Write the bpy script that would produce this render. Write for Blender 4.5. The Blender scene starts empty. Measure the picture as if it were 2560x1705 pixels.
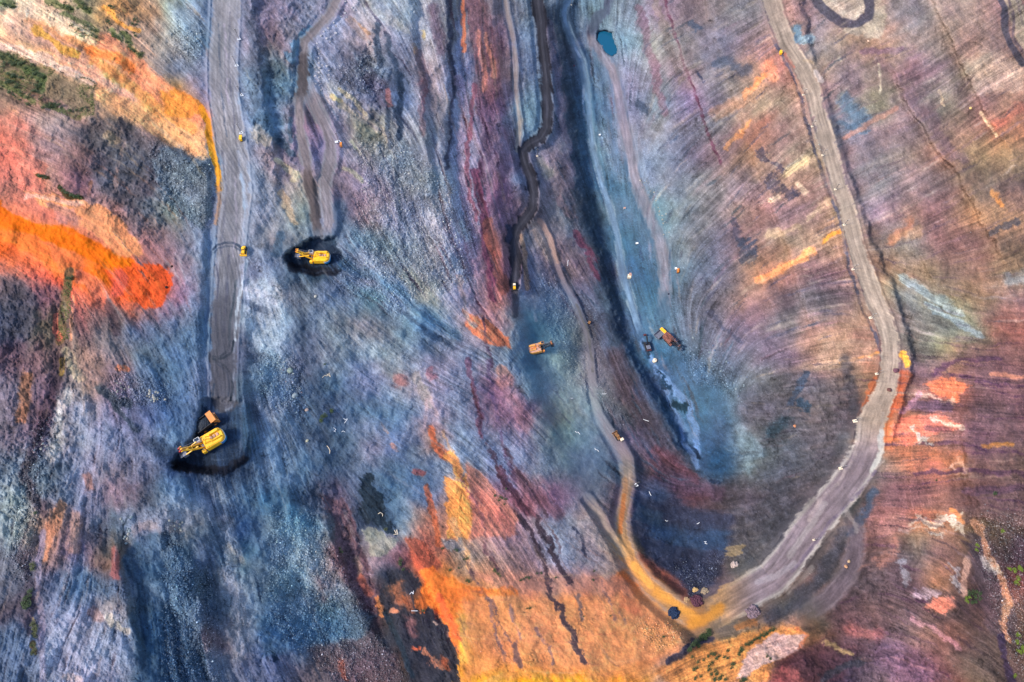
import bpy, bmesh, math, random
import numpy as np
from mathutils import Vector, Matrix

S = bpy.context.scene
COL = S.collection
R = math.radians

# ------------------------------------------------------------------ camera, sky, sun, exposure
CAMZ, TILT, KX = 304.0, R(24.0), 0.75
cam = bpy.data.cameras.new("camera")
cam.sensor_width = 36.0; cam.lens = 24.0; cam.clip_start = 1.0; cam.clip_end = 20000.0
camo = bpy.data.objects.new("camera", cam); COL.objects.link(camo)
camo.location = (0, 0, CAMZ); camo.rotation_euler = (TILT, 0, 0)
S.camera = camo
S.view_settings.view_transform = 'Standard'; S.view_settings.look = 'None'
S.view_settings.gamma = 1.0; S.view_settings.exposure = 1.78

SUN_AZ, SUN_EL = R(255.0), R(42.0)        # light comes from the lower left of the picture
w = bpy.data.worlds.new("World"); S.world = w; w.use_nodes = True
nt = w.node_tree; nt.nodes.clear()
sky = nt.nodes.new('ShaderNodeTexSky'); sky.sky_type = 'NISHITA'; sky.sun_disc = False
sky.sun_elevation = SUN_EL; sky.sun_rotation = SUN_AZ
bg = nt.nodes.new('ShaderNodeBackground'); bg.inputs['Strength'].default_value = 0.10
wo = nt.nodes.new('ShaderNodeOutputWorld')
nt.links.new(sky.outputs[0], bg.inputs[0]); nt.links.new(bg.outputs[0], wo.inputs[0])
sun = bpy.data.lights.new("sun", 'SUN'); sun.energy = 1.5; sun.angle = R(10); sun.color = (1.0, 0.93, 0.82)
suno = bpy.data.objects.new("sun", sun); COL.objects.link(suno)
sd = Vector((math.sin(SUN_AZ)*math.cos(SUN_EL), math.cos(SUN_AZ)*math.cos(SUN_EL), math.sin(SUN_EL)))
suno.rotation_euler = (-sd).to_track_quat('-Z', 'Y').to_euler()
ALB = np.array([0.62, 0.62, 0.58], np.float32)*.85*np.array([1.20,1.115,1.04], np.float32); SATUR = .90
#     # picture colour to surface reflectance under this light

# ------------------------------------------------------------------ survey grid helpers
rng = np.random.default_rng(7)
ST = 1.8
U0, V0 = -150.0, -150.0
NU = int((2710-U0)/ST)+1; NV = int((1855-V0)/ST)+1
us = U0+ST*np.arange(NU, dtype=np.float32); vs = V0+ST*np.arange(NV, dtype=np.float32)
UU, VV = np.meshgrid(us, vs)
f32 = np.float32

def unproj(u, v, z):
    dx = (u-1280)/1280*KX; dy = -(v-852.5)/1280*KX
    c, s = math.cos(TILT), math.sin(TILT)
    X = dx; Y = dy*c+s; Z = dy*s-c
    k = (z-CAMZ)/Z
    return X*k, Y*k

def vnoise(cu, cv=None, seed=0):
    """smooth noise in -1..1 with cells cu x cv survey pixels"""
    cv = cv or cu
    r = np.random.default_rng(seed+1000)
    nu = int((us[-1]-U0)/cu)+4; nv = int((vs[-1]-V0)/cv)+4
    g = r.random((nv, nu)).astype(f32)*2-1
    fu = (us-U0)/cu; fv = (vs-V0)/cv
    iu = fu.astype(int); iv = fv.astype(int)
    tu = fu-iu; tv = fv-iv
    tu = (tu*tu*(3-2*tu)).astype(f32); tv = (tv*tv*(3-2*tv)).astype(f32)
    a = g[:, iu]*(1-tu)+g[:, iu+1]*tu
    return a[iv]*(1-tv)[:, None]+a[iv+1]*tv[:, None]

def fbm(c, seed, octv=4, cv=None, gain=0.55):
    o = 0; amp = 1; t = 0
    for k in range(octv):
        o = o+amp*vnoise(max(c/2**k, ST), max((cv or c)/2**k, ST), seed+k*17); t += amp; amp *= gain
    return (o/t*1.6).astype(f32)

def crmat(x, n):
    x = np.clip(x, 0, n-1.0001); i = x.astype(int); t = x-i
    M = np.zeros((len(x), n), f32)
    ws = [(-t**3+2*t*t-t)/2, (3*t**3-5*t*t+2)/2, (-3*t**3+4*t*t+t)/2, (t**3-t*t)/2]
    for k in range(4):
        np.add.at(M, (np.arange(len(x)), np.clip(i+k-1, 0, n-1)), ws[k])
    return M

def gather(F, fu, fv):
    fu = np.clip(fu, 0, NU-1.01); fv = np.clip(fv, 0, NV-1.01)
    iu = fu.astype(np.int32); iv = fv.astype(np.int32)
    tu = fu-iu; tv = fv-iv
    if F.ndim == 3: tu = tu[..., None]; tv = tv[..., None]
    return (F[iv, iu]*(1-tu)+F[iv, iu+1]*tu)*(1-tv)+(F[iv+1, iu]*(1-tu)+F[iv+1, iu+1]*tu)*tv

GU = (UU-U0)/ST; GV = (VV-V0)/ST

# ------------------------------------------------------------------ grain direction of the strata
DIRS = """100 100 30;300 200 32;450 300 30;100 400 28;100 600 20;350 700 55;560 300 88;560 800 92;560 1050 95;100 900 -75;
200 1100 -72;60 1300 -80;200 1600 -70;300 1000 65;400 900 60;420 1250 70;400 1500 75;560 1450 80;650 300 50;760 300 88;900 300 32;900 100 40;
1000 450 75;1100 100 84;1200 200 84;1120 400 82;1200 500 80;1220 700 72;900 550 60;900 720 24;1050 800 28;800 900 60;800 1100 65;1000 1000 12;
1150 950 20;1000 1150 30;800 1400 75;900 1600 65;1060 1500 70;1200 1100 35;1350 200 86;1440 300 60;1450 500 62;1500 700 60;1600 1000 55;
1500 250 84;1600 600 78;1640 900 65;1760 1050 70;1350 900 60;1450 1150 50;1300 1050 60;1200 1300 62;1300 1500 62;1450 1500 60;1500 1400 25;1350 1650 65;
1700 1350 10;1780 1230 -5;1650 1650 -30;1750 100 -32;1750 300 -40;1700 500 -45;1800 650 -42;1800 900 -60;1950 300 -38;2000 600 -28;2000 850 -12;2000 1000 5;
1950 1200 -20;2200 300 -28;2450 200 -32;2450 350 -28;2300 600 -35;2250 700 40;2400 780 32;2500 600 -25;2500 850 5;2400 1000 4;2500 1100 6;
2350 1200 -4;2300 1350 8;2300 1500 30;2450 1450 75;2200 1620 25;2100 1690 -20;2400 1650 35;1980 1400 -40;2100 1450 -45"""
pts = np.array([[float(a) for a in p.split()] for p in DIRS.replace("\n", "").split(";")], f32)
cs = 0; sn = 0; tw = 0
k8 = 8
u8, v8 = UU[::k8, ::k8], VV[::k8, ::k8]
for (pu, pv, a) in pts:
    wgt = 1/(((u8-pu)**2+(v8-pv)**2+9000.0)**1.5)
    cs = cs+wgt*math.cos(2*R(a)); sn = sn+wgt*math.sin(2*R(a))
def upk(F):
    fu = np.clip(np.arange(NU)/k8, 0, F.shape[1]-1.01); fv = np.clip(np.arange(NV)/k8, 0, F.shape[0]-1.01)
    iu = fu.astype(int); iv = fv.astype(int); tu = (fu-iu).astype(f32); tv = (fv-iv).astype(f32)
    a = F[:, iu]*(1-tu)+F[:, iu+1]*tu
    return a[iv]*(1-tv)[:, None]+a[iv+1]*tv[:, None]
nrm = np.hypot(cs, sn)
TH = (np.arctan2(upk(sn/nrm), upk(cs/nrm))/2+0.14*vnoise(170, seed=91)+0.08*vnoise(60, seed=92)).astype(f32)
CT, SN = np.cos(TH), np.sin(TH)

# streamlines of the grain, traced once at two resolutions
def trace(step, n, k):
    gu0 = GU[::k, ::k]; gv0 = GV[::k, ::k]; out = []
    ctk = CT; snk = SN
    for sgn in (1, -1):
        fu = gu0.copy(); fv = gv0.copy(); pd = None
        for _ in range(n):
            iu = np.clip(fu, 0, NU-1).astype(np.int32); iv = np.clip(fv, 0, NV-1).astype(np.int32)
            dx = ctk[iv, iu]; dy = snk[iv, iu]
            if pd is not None:
                fl = np.where(dx*pd[0]+dy*pd[1] < 0, -1, 1).astype(f32); dx = dx*fl; dy = dy*fl
            else: dx = dx*sgn; dy = dy*sgn
            pd = (dx, dy)
            fu = fu+dx*(step/ST); fv = fv+dy*(step/ST)
            out.append((np.clip(fv, 0, NV-1).astype(np.int32), np.clip(fu, 0, NU-1).astype(np.int32), _+1))
    return out
TF = trace(2.4, 18, 1)
TC = trace(7.0, 26, 3)
def lic(N, length=None, n=None, coarse=False):
    T = TC if coarse else TF; m = 26 if coarse else 18
    o = N[::3, ::3].copy() if coarse else N.copy()
    for iv, iu, k_ in T: o += math.cos(k_/m*1.45)*N[iv, iu]
    if coarse:
        fu = np.clip(np.arange(NU)/3, 0, o.shape[1]-1.01); fv = np.clip(np.arange(NV)/3, 0, o.shape[0]-1.01)
        iu = fu.astype(int); iv = fv.astype(int); tu = (fu-iu).astype(f32); tv = (fv-iv).astype(f32)
        q = o[:, iu]*(1-tu)+o[:, iu+1]*tu; o = q[iv]*(1-tv)[:, None]+q[iv+1]*tv[:, None]
    return ((o-o.mean())/o.std()).astype(f32)

def wn(seed, c):
    return vnoise(c, seed=seed) if c > ST*1.01 else np.random.default_rng(seed).standard_normal((NV, NU)).astype(f32)
L1 = lic(wn(1, 1.8))
L2 = lic(wn(2, 3.6)+.5*wn(12, 2.5))
L3 = lic(wn(3, 8.0)+.4*wn(13, 5), coarse=True)
L4 = lic(wn(4, 24.0)+.5*wn(14, 12), coarse=True)
F1 = fbm(60, 40, 5); F2 = fbm(26, 50, 4); F3 = fbm(9, 60, 3); F4 = fbm(140, 70, 6)
G1 = np.random.default_rng(5).standard_normal((NV, NU)).astype(f32)
WU = 7*fbm(34, 80, 4)+2.5*F3; WV = 7*fbm(34, 90, 4)+2.5*fbm(9, 95, 3)

def sstep(a, b, x):
    t = np.clip((x-a)/(b-a), 0, 1); return t*t*(3-2*t)

def poly_dist(P, wrp, pad, closed=False):
    P = np.array(P, f32).reshape(-1, 2)
    i0 = max(int((P[:, 0].min()-pad-U0)/ST), 0); i1 = min(int((P[:, 0].max()+pad-U0)/ST)+2, NU)
    j0 = max(int((P[:, 1].min()-pad-V0)/ST), 0); j1 = min(int((P[:, 1].max()+pad-V0)/ST)+2, NV)
    if i1 <= i0 or j1 <= j0: return None
    sl = (slice(j0, j1), slice(i0, i1))
    x = UU[sl]+wrp*WU[sl]; y = VV[sl]+wrp*WV[sl]
    if len(P) == 1:
        d = np.hypot(x-P[0, 0], y-P[0, 1]); return sl, d, np.zeros_like(d), d*0
    best = np.full(x.shape, 1e9, f32); tt = np.zeros(x.shape, f32); side = np.zeros(x.shape, f32); ins = np.zeros(x.shape, bool)
    n = len(P); segs = n if closed else n-1
    for k in range(segs):
        ax, ay = P[k]; bx, by = P[(k+1) % n]
        ex, ey = bx-ax, by-ay; l2 = ex*ex+ey*ey+1e-6
        t = np.clip(((x-ax)*ex+(y-ay)*ey)/l2, 0, 1)
        dx = x-ax-t*ex; dy = y-ay-t*ey
        d = dx*dx+dy*dy; m = d < best
        best[m] = d[m]; tt[m] = (k+t)[m]
        cr = (ex*(y-ay)-ey*(x-ax))
        side[m] = np.sign(cr)[m]
        if closed and ay != by:
            c = ((ay > y) != (by > y)) & (x < (bx-ax)*(y-ay)/(by-ay)+ax)
            ins ^= c
    d = np.sqrt(best)
    if closed: d = np.where(ins, -d, d)
    return sl, d, tt, side

def hexc(h):
    return np.array([int(c, 16)/15.0 for c in h], f32) if len(h) == 3 else np.array([int(h[i:i+2], 16)/255 for i in (0, 2, 4)], f32)

# ------------------------------------------------------------------ rock colour survey (80 x 71 px cells)
CG = """
eb9 fca a97 c96 c97 899 78a 88a 879 88a 98a aab 9ab 99a 778 878 789 789 689 789 879 878 889 889 b99 989 a99 a99 99a a99 a99 a89
da8 eb8 b97 a87 b98 999 68a 88a 878 88a 99b a9a 99b aab 778 a78 78a 889 78a 79a 999 889 88a 989 b99 99a a98 b98 a99 988 b99 989
875 c97 eb9 eb7 c97 778 88a 78a 689 68a 99b 789 668 989 77a a77 78a 679 68a 88a 889 989 889 b98 b88 a98 989 988 978 989 a98 b99
976 b87 c98 da7 ea5 d95 98a 89b 68a 878 aab 779 67a 989 88a 968 79a 679 58a 77a 789 87a 889 a98 a98 b99 989 998 989 999 a89 b99
d87 b99 977 a87 c98 ea8 c98 88a 78a 979 98a 998 99a 889 88a 868 79a 779 69a 88a 889 88a 889 b87 a88 a99 78a 989 989 988 a88 c98
c76 b88 866 667 667 678 789 78a 989 87a 98a 889 89a 889 99b 979 668 989 589 78a 78a 779 878 a87 a88 a98 989 889 988 a88 a98 a98
d87 c87 967 667 767 678 789 89b 99a a99 878 98a 889 89a 99b 968 779 878 468 58a 78a 789 889 989 b98 a88 989 889 989 878 988 878
e86 e87 c87 a77 667 788 779 78a 99a 899 879 989 88a 99a 99b 868 767 778 467 579 69a 789 889 a88 a89 b99 a98 98a a88 978 b98 b98
f73 f85 f85 e87 b77 878 78a 89b 889 789 78a 79a 89a 99a a9b 967 778 878 457 479 68a 789 779 a88 a98 b98 b98 877 99a 978 978 877
c76 f75 f73 f72 c76 a78 78a 99b 78a 467 457 88a 89a 99a 99b a67 879 878 657 469 479 68a 779 a87 b87 978 a88 a87 a98 988 a88 a98
767 856 d76 e75 e75 a79 78a 89b bbc 789 78a 69a 78a 9aa a9b b77 78a 78a 557 468 479 679 778 a88 878 778 878 a98 89a 999 a98 a89
557 765 966 877 779 78a 68a 89a acd 679 789 889 79a 79b a9a b89 69a 79a 556 458 58a 679 779 879 778 a88 b98 a88 889 89a 9aa a66
756 866 a87 a88 678 68a 78a 668 9bc 779 89a 89a 89a 88a 88a 89a 68a 8aa 778 457 48a 579 679 779 879 a87 b98 b88 889 aa9 a87 966
878 867 988 a89 679 68a 88a 567 79b 679 579 88b 99a a9b 88a a79 79a 89a 889 556 458 58b 579 789 778 878 877 a87 a89 b77 867 967
878 756 99a 98a 669 68b 679 457 89b 579 568 68a 79b 98a 88a a79 979 899 89a 556 457 48a 58a 779 778 877 867 a76 b88 a78 867 867
878 768 99a 88a 88a 79b 457 468 79b 568 579 88a 78b a88 89b 88a 98a 799 79a 768 557 47a 469 799 567 878 889 d97 d98 b88 868 867
789 678 99b 989 779 458 235 346 79b 68a 457 679 68a 78a 99a 88b 99b 789 679 678 645 457 358 799 567 667 989 889 b88 c88 865 765
9aa 889 88a a89 667 79b 78a 68a 58a 457 657 457 68a 88a e96 b78 a67 868 778 867 458 645 656 656 556 989 456 867 b78 c87 755 655
899 b87 878 678 88a 988 678 469 79a 6ac 667 346 789 c87 d97 a78 a89 88a a88 767 346 357 556 667 667 99a 878 a78 c98 c98 765 655
778 b87 879 865 579 689 568 589 68a 8ab 756 989 967 b65 b98 a88 978 99b a89 d95 445 346 556 888 889 556 878 a77 889 978 655 546
667 779 68a 679 568 68a 567 89a 689 8ab 745 656 334 d74 d96 d97 c87 b88 c87 e85 d85 334 767 998 766 767 667 878 978 b87 545 745
656 88a 99b a99 468 68a 457 89a 579 68a 467 534 643 d74 f95 fb8 e97 da8 e97 da8 c96 b85 778 766 778 667 967 a77 978 656 545 a77
679 99b 99b 89b 357 358 767 889 57a 57a 579 556 334 545 fb5 c98 e97 d97 e97 e95 e97 c97 986 985 d98 865 a67 878 a89 a77 655 543
679 99b a9b 88a 468 358 679 779 669 767 656 745 433 334 fa4 fb5 fa2 fa4 fa3 fa4 da8 c85 b86 978 634 534 436 879 967 a66 876 655
"""
cg = np.array([[hexc(h) for h in row.split()] for row in CG.strip().split("\n")], f32)
MU = crmat((us-40)/80.0, 32); MV = crmat((vs-35.5)/71.04, 24)
C = np.stack([MV@cg[..., k]@MU.T for k in range(3)], -1)
wl = 26*L3*0.35+22*F1; 
C = gather(C, GU+(CT*8*L4+14*F1+7*F2)/ST, GV+(SN*8*L4+14*fbm(60, 45, 5)+7*fbm(26, 55, 4))/ST).astype(f32)

# regional stone: darker brown mauve on the right wall, slate on the lower left
gr = sstep(1600, 1760, UU+30*F1)[..., None]; gr2 = sstep(2050, 2300, UU+.35*(VV-900))[..., None]
C = C*(1-gr*(1-np.array([.92, .86, .84], f32)))*(1-gr2*(1-np.array([.95, .91, .82], f32)))
gl = (sstep(760, 560, UU+20*F1) if False else (1-sstep(560, 760, UU+20*F1)))*sstep(640, 860, VV+20*F2)
C = C*(1-gl[..., None]*(1-np.array([.90, .92, .97], f32)))

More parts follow.
